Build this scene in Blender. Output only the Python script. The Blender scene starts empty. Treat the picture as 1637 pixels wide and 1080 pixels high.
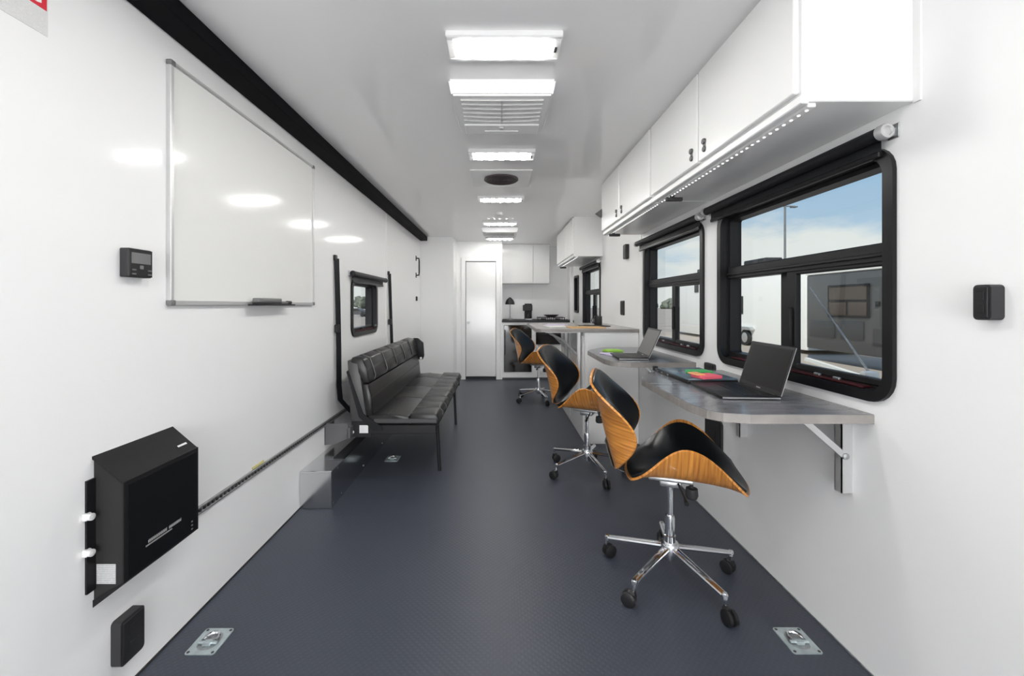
import bpy, bmesh, math, random
from mathutils import Vector, Matrix
random.seed(4)
R = math.radians
PI = math.pi
sc = bpy.context.scene
COL = sc.collection

# ------------------------------------------------------------------ camera
cam_d = bpy.data.cameras.new('camera')
cam = bpy.data.objects.new('camera', cam_d)
COL.objects.link(cam)
cam.location = (0, 0, 1.2)
cam.rotation_euler = (R(90), 0, 0)
cam_d.sensor_width = 36.0
cam_d.lens = 36.0 * 680 / 1637
cam_d.shift_x = 21.5 / 1637
cam_d.shift_y = -53.0 / 1637
cam_d.clip_start = 0.02
cam_d.clip_end = 500
sc.camera = cam

# ------------------------------------------------------------------ view
sc.view_settings.view_transform = 'Standard'
sc.view_settings.look = 'None'
sc.view_settings.gamma = 1
sc.view_settings.use_curve_mapping = False
sc.view_settings.exposure = 0.0
sc.cycles.use_denoising = True
sc.cycles.max_bounces = 14
sc.cycles.diffuse_bounces = 9
sc.cycles.glossy_bounces = 5
sc.cycles.transparent_max_bounces = 16
sc.cycles.sample_clamp_indirect = 6
LED_POWER = 92.0
DOORWAY_FILL_W = 138.0
SUN_STRENGTH = 4.2
SKY_STRENGTH = 1.0

# ------------------------------------------------------------------ world
w = bpy.data.worlds.new('sky')
sc.world = w
w.use_nodes = True
nt = w.node_tree
nt.nodes.clear()
N = nt.nodes.new
L = nt.links.new
out = N('ShaderNodeOutputWorld')
bg = N('ShaderNodeBackground')
bg.inputs['Strength'].default_value = SKY_STRENGTH
tc = N('ShaderNodeTexCoord')
sep = N('ShaderNodeSeparateXYZ')
L(tc.outputs['Generated'], sep.inputs[0])
grad = N('ShaderNodeValToRGB')
e = grad.color_ramp.elements
e[0].position = 0.0
e[0].color = (0.60, 0.72, 0.80, 1)
e[1].position = 0.7
e[1].color = (0.17, 0.31, 0.58, 1)
g2 = grad.color_ramp.elements.new(0.22)
g2.color = (0.38, 0.57, 0.76, 1)
L(sep.outputs['Z'], grad.inputs[0])
mp = N('ShaderNodeMapping')
mp.inputs['Scale'].default_value = (1.0, 1.0, 2.6)
mp.inputs['Location'].default_value = (1.3, 0.4, 0.0)
L(tc.outputs['Generated'], mp.inputs[0])
nz = N('ShaderNodeTexNoise')
nz.inputs['Scale'].default_value = 3.2
nz.inputs['Detail'].default_value = 7
nz.inputs['Roughness'].default_value = 0.55
L(mp.outputs[0], nz.inputs['Vector'])
# cloud cover thins out upwards
cov = N('ShaderNodeMath')
cov.operation = 'MULTIPLY_ADD'
cov.inputs[1].default_value = -1.3
cov.inputs[2].default_value = 0.27
L(sep.outputs['Z'], cov.inputs[0])
add = N('ShaderNodeMath')
add.operation = 'ADD'
L(nz.outputs['Fac'], add.inputs[0])
L(cov.outputs[0], add.inputs[1])
cr = N('ShaderNodeValToRGB')
cr.color_ramp.elements[0].position = 0.47
cr.color_ramp.elements[1].position = 0.60
L(add.outputs[0], cr.inputs[0])
mx = N('ShaderNodeMixRGB')
mx.inputs['Color2'].default_value = (0.84, 0.87, 0.84, 1)
L(cr.outputs[0], mx.inputs['Fac'])
L(grad.outputs[0], mx.inputs['Color1'])
L(mx.outputs[0], bg.inputs['Color'])
L(bg.outputs[0], out.inputs['Surface'])

sun_d = bpy.data.lights.new('sun', 'SUN')
sun_d.energy = SUN_STRENGTH
sun_d.angle = R(1.0)
sun_d.color = (1.0, 0.97, 0.90)
sun = bpy.data.objects.new('sun', sun_d)
COL.objects.link(sun)
sun.rotation_euler = Vector((0.446, 0.594, -0.669)).to_track_quat('-Z', 'Y').to_euler()
sun.location = (-6, -8, 9)
# added fill area light standing in for daylight at the open rear doorway
dd = bpy.data.lights.new('doorway_fill', 'AREA')
dd.shape = 'RECTANGLE'
dd.size = 2.3
dd.size_y = 1.4
dd.energy = DOORWAY_FILL_W
dd.color = (0.97, 0.985, 1.0)
do = bpy.data.objects.new('doorway_fill', dd)
COL.objects.link(do)
do.location = (0.02, -4.1, 0.80)
do.rotation_euler = (R(104), 0, 0)


# ------------------------------------------------------------------ materials
def mat(name, col, rough=0.5, metal=0.0, spec=0.5, coat=0.0, bump=None, vary=None, emit=None, coat_rough=0.05):
    m = bpy.data.materials.new(name)
    m.use_nodes = True
    t = m.node_tree
    b = t.nodes['Principled BSDF']
    b.inputs['Base Color'].default_value = (*col, 1)
    b.inputs['Roughness'].default_value = rough
    b.inputs['Metallic'].default_value = metal
    b.inputs['Specular IOR Level'].default_value = spec
    b.inputs['Coat Weight'].default_value = coat
    b.inputs['Coat Roughness'].default_value = coat_rough
    c = t.nodes.new('ShaderNodeTexCoord')
    if vary:                       # (scale, amount, stretch xyz)
        s, am, st = vary
        mpn = t.nodes.new('ShaderNodeMapping')
        mpn.inputs['Scale'].default_value = st
        t.links.new(c.outputs['Object'], mpn.inputs[0])
        n = t.nodes.new('ShaderNodeTexNoise')
        n.inputs['Scale'].default_value = s
        n.inputs['Detail'].default_value = 6
        t.links.new(mpn.outputs[0], n.inputs['Vector'])
        r = t.nodes.new('ShaderNodeValToRGB')
        r.color_ramp.elements[0].position = 0.3
        r.color_ramp.elements[1].position = 0.7
        r.color_ramp.elements[0].color = (*[max(0, v * (1 - am)) for v in col], 1)
        r.color_ramp.elements[1].color = (*[min(1, v * (1 + am)) for v in col], 1)
        t.links.new(n.outputs['Fac'], r.inputs[0])
        t.links.new(r.outputs[0], b.inputs['Base Color'])
    if bump:                       # (scale, strength, distance)
        n = t.nodes.new('ShaderNodeTexNoise')
        n.inputs['Scale'].default_value = bump[0]
        n.inputs['Detail'].default_value = 3
        t.links.new(c.outputs['Object'], n.inputs['Vector'])
        bn = t.nodes.new('ShaderNodeBump')
        bn.inputs['Strength'].default_value = bump[1]
        bn.inputs['Distance'].default_value = bump[2]
        t.links.new(n.outputs['Fac'], bn.inputs['Height'])
        t.links.new(bn.outputs[0], b.inputs['Normal'])
    if emit:
        b.inputs['Emission Color'].default_value = (*emit[0], 1)
        b.inputs['Emission Strength'].default_value = emit[1]
    return m


def glass(name, tint=(0.96, 0.975, 0.975)):
    m = bpy.data.materials.new(name)
    m.use_nodes = True
    t = m.node_tree
    t.nodes.clear()
    o = t.nodes.new('ShaderNodeOutputMaterial')
    mixn = t.nodes.new('ShaderNodeMixShader')
    tr = t.nodes.new('ShaderNodeBsdfTransparent')
    tr.inputs[0].default_value = (*tint, 1)
    gl = t.nodes.new('ShaderNodeBsdfGlossy')
    gl.inputs['Roughness'].default_value = 0.01
    lw = t.nodes.new('ShaderNodeLayerWeight')
    lw.inputs[0].default_value = 0.5
    pw = t.nodes.new('ShaderNodeMath')
    pw.operation = 'POWER'
    pw.inputs[1].default_value = 5
    t.links.new(lw.outputs['Facing'], pw.inputs[0])
    ma = t.nodes.new('ShaderNodeMath')
    ma.operation = 'MULTIPLY_ADD'
    ma.inputs[1].default_value = 0.6
    ma.inputs[2].default_value = 0.025
    t.links.new(pw.outputs[0], ma.inputs[0])
    t.links.new(ma.outputs[0], mixn.inputs[0])
    t.links.new(tr.outputs[0], mixn.inputs[1])
    t.links.new(gl.outputs[0], mixn.inputs[2])
    t.links.new(mixn.outputs[0], o.inputs[0])
    return m


def wood(name):
    m = mat(name, (0.55, 0.22, 0.06), 0.32, coat=0.35)
    t = m.node_tree
    b = t.nodes['Principled BSDF']
    c = t.nodes.new('ShaderNodeTexCoord')
    mpn = t.nodes.new('ShaderNodeMapping')
    mpn.inputs['Scale'].default_value = (1, 1, 1)
    t.links.new(c.outputs['UV'], mpn.inputs[0])
    n = t.nodes.new('ShaderNodeTexNoise')
    n.inputs['Scale'].default_value = 1.0
    n.inputs['Detail'].default_value = 8
    n.inputs['Distortion'].default_value = 0.3
    mpn.inputs['Scale'].default_value = (2.5, 46, 1)
    t.links.new(mpn.outputs[0], n.inputs['Vector'])
    r = t.nodes.new('ShaderNodeValToRGB')
    r.color_ramp.elements[0].position = 0.33
    r.color_ramp.elements[1].position = 0.68
    r.color_ramp.elements[0].color = (0.42, 0.140, 0.022, 1)
    r.color_ramp.elements[1].color = (0.84, 0.37, 0.078, 1)
    t.links.new(n.outputs['Fac'], r.inputs[0])
    t.links.new(r.outputs[0], b.inputs['Base Color'])
    return m


def floor_mat():
    m = mat('rubber_floor', (0.105, 0.120, 0.150), 0.38, spec=0.3)
    t = m.node_tree
    b = t.nodes['Principled BSDF']
    c = t.nodes.new('ShaderNodeTexCoord')
    n = t.nodes.new('ShaderNodeTexNoise')
    n.inputs['Scale'].default_value = 1.4
    n.inputs['Detail'].default_value = 5
    t.links.new(c.outputs['Object'], n.inputs['Vector'])
    r = t.nodes.new('ShaderNodeValToRGB')
    r.color_ramp.elements[0].color = (0.052, 0.060, 0.080, 1)
    r.color_ramp.elements[1].color = (0.063, 0.071, 0.093, 1)
    t.links.new(n.outputs['Fac'], r.inputs[0])
    # raised diamond pips, 22 mm apart, laid on the diagonal
    mpn = t.nodes.new('ShaderNodeMapping')
    mpn.inputs['Rotation'].default_value = (0, 0, R(45))
    mpn.inputs['Scale'].default_value = (58, 58, 58)
    t.links.new(c.outputs['Object'], mpn.inputs[0])
    v = t.nodes.new('ShaderNodeTexVoronoi')
    v.inputs['Randomness'].default_value = 0.0
    v.inputs['Scale'].default_value = 1.0
    t.links.new(mpn.outputs[0], v.inputs['Vector'])
    rr = t.nodes.new('ShaderNodeValToRGB')
    rr.color_ramp.elements[0].position = 0.22
    rr.color_ramp.elements[1].position = 0.42
    rr.color_ramp.elements[0].color = (1, 1, 1, 1)
    rr.color_ramp.elements[1].color = (0, 0, 0, 1)
    t.links.new(v.outputs['Distance'], rr.inputs[0])
    bn = t.nodes.new('ShaderNodeBump')
    bn.inputs['Strength'].default_value = 0.35
    bn.inputs['Distance'].default_value = 0.0008
    t.links.new(rr.outputs[0], bn.inputs['Height'])
    t.links.new(bn.outputs[0], b.inputs['Normal'])
    mm = t.nodes.new('ShaderNodeMixRGB')
    mm.blend_type = 'MULTIPLY'
    mm.inputs['Fac'].default_value = 0.08
    t.links.new(r.outputs[0], mm.inputs['Color1'])
    t.links.new(rr.outputs[0], mm.inputs['Color2'])
    t.links.new(mm.outputs[0], b.inputs['Base Color'])
    return m


def print_mat(name, base, ink, sx, sy, cut):
    """rows of fine print too small to read"""
    m = mat(name, base, 0.5)
    t = m.node_tree
    b = t.nodes['Principled BSDF']
    c = t.nodes.new('ShaderNodeTexCoord')
    mpn = t.nodes.new('ShaderNodeMapping')
    mpn.inputs['Scale'].default_value = (sx, sx, sy)
    t.links.new(c.outputs['Object'], mpn.inputs[0])
    n = t.nodes.new('ShaderNodeTexNoise')
    n.inputs['Scale'].default_value = 1
    n.inputs['Detail'].default_value = 2
    t.links.new(mpn.outputs[0], n.inputs['Vector'])
    wv = t.nodes.new('ShaderNodeTexWave')
    wv.bands_direction = 'Z'
    wv.inputs['Scale'].default_value = sy / 12
    t.links.new(c.outputs['Object'], wv.inputs['Vector'])
    mu = t.nodes.new('ShaderNodeMath')
    mu.operation = 'MULTIPLY'
    t.links.new(n.outputs['Fac'], mu.inputs[0])
    t.links.new(wv.outputs['Fac'], mu.inputs[1])
    r = t.nodes.new('ShaderNodeValToRGB')
    r.color_ramp.elements[0].position = cut
    r.color_ramp.elements[1].position = cut + 0.08
    r.color_ramp.elements[0].color = (*base, 1)
    r.color_ramp.elements[1].color = (*ink, 1)
    t.links.new(mu.outputs[0], r.inputs[0])
    t.links.new(r.outputs[0], b.inputs['Base Color'])
    return m


WALLW = mat('white_gloss_wall', (0.905, 0.905, 0.90), 0.12, spec=0.12, bump=(1.4, 0.03, 0.02))
CEILW = mat('white_gloss_ceiling', (0.93, 0.923, 0.915), 0.09, spec=0.42, bump=(1.1, 0.02, 0.02))
CABW = mat('white_cabinet_enamel', (0.84, 0.84, 0.83), 0.24)
TRIMW = mat('white_trim', (0.86, 0.86, 0.85), 0.35)
DOORW = mat('white_door_gloss', (0.80, 0.80, 0.79), 0.14)
PLASW = mat('white_plastic', (0.86, 0.86, 0.85), 0.4)
SHADW = mat('grey_white_plastic', (0.60, 0.60, 0.59), 0.5)
FLOORM = floor_mat()
BLKR = mat('black_rubber', (0.009, 0.010, 0.012), 0.5, spec=0.3, bump=(30, 0.1, 0.002))
BLKM = mat('black_aluminium', (0.009, 0.009, 0.010), 0.32, spec=0.25)
BLKS = mat('black_frame_satin', (0.012, 0.012, 0.013), 0.42, spec=0.25)
BLKP = mat('black_plastic', (0.013, 0.013, 0.014), 0.45, spec=0.35)
GRYP = mat('dark_grey_plastic', (0.030, 0.030, 0.032), 0.5, spec=0.35)
MIDG = mat('mid_grey_plastic', (0.16, 0.16, 0.16), 0.5)
BOXM = mat('black_powder_coat', (0.010, 0.010, 0.011), 0.5, spec=0.25, bump=(500, 0.15, 0.0005))
BOXF = mat('black_front_panel', (0.005, 0.006, 0.007), 0.45, spec=0.15)
BOXS = mat('charcoal_side_panel', (0.026, 0.025, 0.025), 0.6, spec=0.25)
ALU = mat('brushed_aluminium', (0.66, 0.67, 0.68), 0.28, metal=1.0, vary=(3, 0.08, (1, 40, 1)))
ALUD = mat('dull_aluminium', (0.50, 0.51, 0.52), 0.45, metal=1.0, vary=(30, 0.2, (1, 1, 1)))
ALUL = mat('satin_silver_frame', (0.62, 0.62, 0.62), 0.4, metal=0.6)
SHINY = mat('mirror_aluminium', (0.72, 0.73, 0.74), 0.16, metal=1.0)
CHROME = mat('chrome', (0.85, 0.86, 0.88), 0.07, metal=1.0)
ZINC = mat('zinc_plate', (0.58, 0.66, 0.68), 0.30, metal=0.75, vary=(25, 0.18, (1, 1, 1)))
STEELD = mat('dark_steel', (0.10, 0.10, 0.10), 0.4, metal=0.6)
LEATH = mat('black_leather', (0.006, 0.008, 0.010), 0.30, spec=0.4, bump=(90, 0.12, 0.002))
BENCHL = mat('charcoal_leatherette', (0.016, 0.0155, 0.015), 0.34, spec=0.4, bump=(70, 0.12, 0.002))
BENCHS = mat('grey_leatherette', (0.060, 0.060, 0.060), 0.42, bump=(70, 0.12, 0.002))
PIPE = mat('pale_grey_stitching', (0.16, 0.16, 0.155), 0.6)
WOOD = wood('bent_walnut')
EDGEW = mat('plywood_edge', (0.66, 0.30, 0.09), 0.4)
LAMI = mat('grey_slate_laminate', (0.165, 0.165, 0.175), 0.24, vary=(5, 0.28, (1, 5, 1)), coat=0.15)
LAMED = mat('laminate_edge_band', (0.27, 0.25, 0.235), 0.45, vary=(7, 0.25, (1, 4, 1)))
LAMC = mat('pale_laminate', (0.42, 0.40, 0.385), 0.26, vary=(5, 0.2, (1, 5, 1)))
WBOARD = mat('whiteboard_enamel', (0.84, 0.84, 0.82), 0.14, spec=0.2)
GLASS = glass('window_glass')
SCRN = mat('laptop_screen', (0.005, 0.005, 0.005), 0.3, spec=0.2)
LAPT = mat('laptop_shell', (0.015, 0.015, 0.016), 0.4, spec=0.3)
LAPE = mat('laptop_silver_edge', (0.45, 0.45, 0.46), 0.3, metal=0.7)
KEYS = mat('laptop_keys', (0.010, 0.010, 0.011), 0.4)
BLUEG = mat('blue_grey_lid', (0.15, 0.20, 0.24), 0.25, metal=0.3)
PINK = mat('pink_paper', (0.90, 0.14, 0.20), 0.6)
ORNG = mat('orange_paper', (0.95, 0.42, 0.18), 0.6)
GREEN = mat('green_paper', (0.06, 0.42, 0.12), 0.6)
LIME = mat('lime_paper', (0.42, 0.75, 0.10), 0.6)
PAPER = mat('white_paper', (0.85, 0.85, 0.84), 0.6)
LILAC = mat('lilac_paper', (0.62, 0.55, 0.72), 0.6)
TAN = mat('tan_card', (0.62, 0.38, 0.17), 0.6)
REDL = mat('red_label', (0.70, 0.01, 0.035), 0.5)
PIPE2 = mat('grey_ink', (0.42, 0.42, 0.42), 0.5)
WHT = mat('white_ink', (0.90, 0.90, 0.90), 0.5)
STK = print_mat('notice_fine_print', (0.84, 0.84, 0.83), (0.55, 0.55, 0.55), 200, 1400, 0.24)
STK2 = print_mat('rating_label_print', (0.58, 0.58, 0.58), (0.34, 0.34, 0.34), 160, 700, 0.36)
FRIDGE = mat('black_glass_door', (0.010, 0.008, 0.007), 0.08, spec=0.6)
LEDE = mat('led_emitter', (1, 1, 1), 0.5, emit=((1.0, 0.985, 0.955), LED_POWER))
LENS = mat('lamp_lens', (0.78, 0.78, 0.77), 0.6, emit=((1.0, 0.99, 0.96), 0.15))
STRIPE = mat('strip_led', (1, 1, 1), 0.5, emit=((1.0, 0.99, 0.96), 2.0))
VENT = mat('brown_vent_cover', (0.065, 0.050, 0.052), 0.55)
VALV = mat('red_seal', (0.045, 0.006, 0.008), 0.5, spec=0.2)
ASPH = mat('sunlit_gravel_lot', (0.40, 0.34, 0.28), 0.9, vary=(0.3, 0.10, (1, 1, 1)))
TRLW = mat('white_trailer_skin', (0.82, 0.81, 0.76), 0.4)
TRLG = mat('shade_dark_trailer_skin', (0.070, 0.070, 0.066), 0.35)  # dark grey colour stands in for shade on this trailer's side
TRLB = mat('darker_grey_panel', (0.035, 0.035, 0.034), 0.4)
KERB = mat('painted_kerb', (0.85, 0.83, 0.75), 0.7)
LEAF = mat('hazed_foliage', (0.13, 0.15, 0.11), 0.9, vary=(0.8, 0.4, (1, 1, 1)))  # green paled and greyed, distance haze put into the colour
BARK = mat('bark', (0.08, 0.06, 0.045), 0.9)
TYRE = mat('tyre', (0.02, 0.02, 0.02), 0.8)
POLE = mat('galvanised_pole', (0.16, 0.17, 0.17), 0.5)
CARR = mat('car_paint_dark', (0.06, 0.06, 0.07), 0.3)
CARW = mat('car_paint_silver', (0.45, 0.45, 0.46), 0.3)


# ------------------------------------------------------------------ mesh helpers
def bx(bm, x0, x1, y0, y1, z0, z1, bev=0.0, seg=1):
    if x0 > x1: x0, x1 = x1, x0
    if y0 > y1: y0, y1 = y1, y0
    if z0 > z1: z0, z1 = z1, z0
    v = [bm.verts.new(p) for p in ((x0, y0, z0), (x1, y0, z0), (x1, y1, z0), (x0, y1, z0),
                                   (x0, y0, z1), (x1, y0, z1), (x1, y1, z1), (x0, y1, z1))]
    fs = [bm.faces.new([v[i] for i in q]) for q in
          ((0, 3, 2, 1), (4, 5, 6, 7), (0, 1, 5, 4), (1, 2, 6, 5), (2, 3, 7, 6), (3, 0, 4, 7))]
    if bev > 0:
        es = list({ed for f in fs for ed in f.edges})
        bmesh.ops.bevel(bm, geom=es, offset=bev, segments=seg, affect='EDGES', profile=0.5, clamp_overlap=True)


def frame_for(d):
    d = d.normalized()
    up = Vector((0, 0, 1)) if abs(d.z) < 0.95 else Vector((1, 0, 0))
    a = d.cross(up).normalized()
    return a, a.cross(d).normalized()


def tube(bm, pts, r, n=10, cap=True):
    pts = [Vector(p) for p in pts]
    rs = r if isinstance(r, (list, tuple)) else [r] * len(pts)
    rings = []
    a0 = None
    for i, p in enumerate(pts):
        d = (pts[min(i + 1, len(pts) - 1)] - pts[max(i - 1, 0)])
        a, b = frame_for(d)
        if a0 is not None and a.dot(a0) < 0:
            a, b = -a, -b
        a0 = a
        rings.append([bm.verts.new(p + (a * math.cos(2 * PI * k / n) + b * math.sin(2 * PI * k / n)) * rs[i]) for k in range(n)])
    for i in range(len(rings) - 1):
        for k in range(n):
            bm.faces.new((rings[i][k], rings[i][(k + 1) % n], rings[i + 1][(k + 1) % n], rings[i + 1][k]))
    if cap:
        bm.faces.new(rings[0][::-1])
        bm.faces.new(rings[-1])


def lathe(bm, prof, c=(0, 0, 0), n=24, axis='Z'):
    """prof: list of (radius, height)"""
    c = Vector(c)
    def P(r, h, a):
        x, y = r * math.cos(a), r * math.sin(a)
        if axis == 'Z': return c + Vector((x, y, h))
        if axis == 'Y': return c + Vector((x, h, y))
        return c + Vector((h, x, y))
    rings = []
    for r, h in prof:
        if r < 1e-6:
            rings.append([bm.verts.new(P(0, h, 0))])
        else:
            rings.append([bm.verts.new(P(r, h, 2 * PI * k / n)) for k in range(n)])
    for i in range(len(rings) - 1):
        A, B = rings[i], rings[i + 1]
        for k in range(n):
            k2 = (k + 1) % n
            if len(A) == 1 and len(B) == 1: continue
            if len(A) == 1: bm.faces.new((A[0], B[k], B[k2]))
            elif len(B) == 1: bm.faces.new((A[k], A[k2], B[0]))
            else: bm.faces.new((A[k], A[k2], B[k2], B[k]))
    for rg in (rings[0], rings[-1]):
        if len(rg) > 1:
            bm.faces.new(rg)


def prism(bm, poly, axis, a, b, bev=0.0):
    """extrude a polygon (2D list) along an axis; axis X: poly is (y,z); Y: (x,z); Z: (x,y)"""
    def P(p, t):
        if axis == 'X': return (t, p[0], p[1])
        if axis == 'Y': return (p[0], t, p[1])
        return (p[0], p[1], t)
    A = [bm.verts.new(P(p, a)) for p in poly]
    B = [bm.verts.new(P(p, b)) for p in poly]
    n = len(poly)
    fs = [bm.faces.new(A), bm.faces.new(B[::-1])]
    for i in range(n):
        fs.append(bm.faces.new((A[i], B[i], B[(i + 1) % n], A[(i + 1) % n])))
    if bev:
        es = list({ed for f in fs for ed in f.edges})
        bmesh.ops.bevel(bm, geom=es, offset=bev, segments=2, affect='EDGES', profile=0.5, clamp_overlap=True)


def rrect(y0, y1, z0, z1, r, n=6):
    p = []
    for cy, cz, a0 in ((y1 - r, z1 - r, 0), (y0 + r, z1 - r, 90), (y0 + r, z0 + r, 180), (y1 - r, z0 + r, 270)):
        for k in range(n + 1):
            a = R(a0 + 90 * k / n)
            p.append((cy + r * math.cos(a), cz + r * math.sin(a)))
    return p


def ring_x(bm, o, i, x0, x1):
    """frame between outer loop o and inner loop i (same count), from x0 to x1"""
    n = len(o)
    O0 = [bm.verts.new((x0, *p)) for p in o]
    I0 = [bm.verts.new((x0, *p)) for p in i]
    O1 = [bm.verts.new((x1, *p)) for p in o]
    I1 = [bm.verts.new((x1, *p)) for p in i]
    for k in range(n):
        q = (k + 1) % n
        bm.faces.new((O0[k], O0[q], I0[q], I0[k]))
        bm.faces.new((O1[k], I1[k], I1[q], O1[q]))
        bm.faces.new((O0[k], O1[k], O1[q], O0[q]))
        bm.faces.new((I0[k], I0[q], I1[q], I1[k]))


def wpos(o):
    v = Vector((0, 0, 0))
    while o is not None:
        v += o.location
        o = o.parent
    return v


def ob(name, bm, m, parent=None, smooth=False, kind=None, label=None):
    """links the bmesh (given in world metres) as one object"""
    me = bpy.data.meshes.new(name)
    bmesh.ops.recalc_face_normals(bm, faces=bm.faces[:])
    if parent is not None:
        off = wpos(parent)
        if off.length > 0:
            bmesh.ops.translate(bm, verts=bm.verts[:], vec=-off)
    bm.to_mesh(me)
    bm.free()
    for mm in (m if isinstance(m, (list, tuple)) else [m]):
        me.materials.append(mm)
    o = bpy.data.objects.new(name, me)
    COL.objects.link(o)
    if parent is not None: o.parent = parent
    if smooth:
        for p in me.polygons: p.use_smooth = True
        if smooth != 'all':
            me.set_sharp_from_angle(angle=R(38))
    if kind: o['kind'] = kind
    if label: o['label'] = label
    return o


def box(name, m, x0, x1, y0, y1, z0, z1, parent=None, bev=0.0, seg=1, **k):
    bm = bmesh.new()
    bx(bm, x0, x1, y0, y1, z0, z1, bev, seg)
    return ob(name, bm, m, parent, smooth=(seg > 1), **k)


def thing(name, label, cat, loc=(0, 0, 0), group=None):
    o = bpy.data.objects.new(name, None)
    o.empty_display_size = 0.1
    COL.objects.link(o)
    o.location = loc
    return tag(o, label, cat, group)


def tag(o, label, cat, group=None):
    o['label'] = label
    o['category'] = cat
    if group: o['group'] = group
    return o


def dup(root, loc, rz, label):
    def cp(o, par):
        c = o.copy()
        COL.objects.link(c)
        c.parent = par
        for ch in list(o.children):
            cp(ch, c)
        return c
    c = cp(root, None)
    c.location = loc
    c.rotation_euler = (0, 0, rz)
    c['label'] = label
    return c


def slab_with_holes(name, m, axis, a, b, u0, u1, v0, v1, holes):
    """axis X: wall in y/z between x=a..b.  holes: (u0,u1,v0,v1)"""
    us = sorted({u0, u1, *[h[0] for h in holes], *[h[1] for h in holes]})
    vs = sorted({v0, v1, *[h[2] for h in holes], *[h[3] for h in holes]})
    solid = lambda i, j: (0 <= i < len(us) - 1 and 0 <= j < len(vs) - 1 and not any(
        h[0] < (us[i] + us[i + 1]) / 2 < h[1] and h[2] < (vs[j] + vs[j + 1]) / 2 < h[3] for h in holes))
    bm = bmesh.new()
    P = (lambda t, u, v: (t, u, v)) if axis == 'X' else (lambda t, u, v: (u, t, v))
    def q(*p): bm.faces.new([bm.verts.new(x) for x in p])
    for i in range(len(us) - 1):
        for j in range(len(vs) - 1):
            if not solid(i, j): continue
            A, B, C, D = us[i], us[i + 1], vs[j], vs[j + 1]
            for t in (a, b): q(P(t, A, C), P(t, B, C), P(t, B, D), P(t, A, D))
            if not solid(i - 1, j): q(P(a, A, C), P(b, A, C), P(b, A, D), P(a, A, D))
            if not solid(i + 1, j): q(P(a, B, C), P(b, B, C), P(b, B, D), P(a, B, D))
            if not solid(i, j - 1): q(P(a, A, C), P(b, A, C), P(b, B, C), P(a, B, C))
            if not solid(i, j + 1): q(P(a, A, D), P(b, A, D), P(b, B, D), P(a, B, D))
    bmesh.ops.remove_doubles(bm, verts=bm.verts[:], dist=1e-5)
    return ob(name, bm, m, kind='structure')


# ------------------------------------------------------------------ the shell
XL, XR, H, Y0 = -1.172, 1.21, 2.22, -3.9
WT = 0.075
box('floor', FLOORM, XL - WT, XR + WT, Y0, 7.53, -0.10, 0.0, kind='structure')
box('ceiling', CEILW, XL - WT, XR + WT, Y0, 7.53, H, H + 0.07, kind='structure')
WZ0, WZ1 = 0.919, 1.669
slab_with_holes('wall_right', WALLW, 'X', XR, XR + WT, Y0, 7.53, 0, H,
                [(1.323, 2.300, WZ0, WZ1), (2.527, 3.500, WZ0, WZ1), (5.061, 6.039, WZ0, WZ1), (6.420, 6.730, 1.098, 1.632)])
slab_with_holes('wall_left', WALLW, 'X', XL - WT, XL, Y0, 6.37, 0, H, [(3.398, 4.052, 0.971, 1.384)])
box('wall_return', WALLW, XL - WT, -0.675, 6.37, 6.43, 0, H, kind='structure')
box('wall_passage', WALLW, -0.735, -0.675, 6.43, 6.91, 0, H, kind='structure')
slab_with_holes('wall_back', WALLW, 'Y', 6.85, 6.91, -0.675, 0.05, 0, H, [(-0.535, -0.035, 0.0, 1.905)])
box('wall_alcove', WALLW, -0.005, 0.05, 6.91, 7.45, 0, H, kind='structure')
box('wall_kitchen', WALLW, -0.005, XR, 7.45, 7.53, 0, H, kind='structure')
box('wall_closet', GRYP, -0.675, -0.005, 7.35, 7.40, 0, H, kind='structure')

# the dark seal over the slide-out
box('trim_1', mat('matt_black_seal', (0.005, 0.005, 0.006), 0.7, spec=0.08), XL, -1.066, Y0, 6.37, 2.156, H, kind='structure', bev=0.004)
# thin joint strips on the walls
box('trim_2', TRIMW, XL, XL + 0.004, 4.42, 4.445, 0.43, 2.15, kind='structure')
box('trim_3', TRIMW, XR - 0.004, XR, 3.600, 3.622, 1.0, H, kind='structure')
box('trim_4', TRIMW, 1.06, 1.10, 6.28, 6.32, 0, H, kind='structure', bev=0.003)
box('trim_5', TRIMW, XR - 0.006, XR, 1.215, 1.237, 1.786, H, kind='structure')
box('trim_6', TRIMW, 0.035, 0.06, 6.835, 6.85, 0, H, kind='structure', bev=0.002)
box('baseboard_right', ALUD, XR - 0.004, XR, Y0, 3.64, 0, 0.006, kind='structure')
box('baseboard_left', GRYP, XL, XL + 0.004, Y0, 6.37, 0, 0.006, kind='structure')

# door
dr = bpy.data.objects.new('door_1', None); COL.objects.link(dr); dr.location = (-0.285, 6.86, 0); dr['kind'] = 'structure'
bm = bmesh.new(); bx(bm, -0.526, -0.044, 6.862, 6.897, 0.045, 1.895, 0.004)
leaf = ob('door_leaf', bm, DOORW, dr)
bm = bmesh.new()
bx(bm, -0.600, -0.530, 6.832, 6.85, 0, 1.96, 0.004); bx(bm, -0.040, 0.030, 6.832, 6.85, 0, 1.96, 0.004)
bx(bm, -0.53, -0.04, 6.832, 6.85, 1.90, 1.96, 0.004)
ob('door_frame', bm, TRIMW, dr)
bm = bmesh.new(); lathe(bm, [(0.022, 0), (0.022, -0.006), (0.010, -0.010), (0.010, -0.035), (0.024, -0.042), (0.024, -0.058), (0.0, -0.062)], (-0.482, 6.862, 0.918), 16, 'Y')
ob('door_knob', bm, ALUD, leaf, smooth=True)
box('threshold', BLKP, -0.526, -0.044, 6.855, 6.90, 0.0, 0.03, dr)

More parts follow.
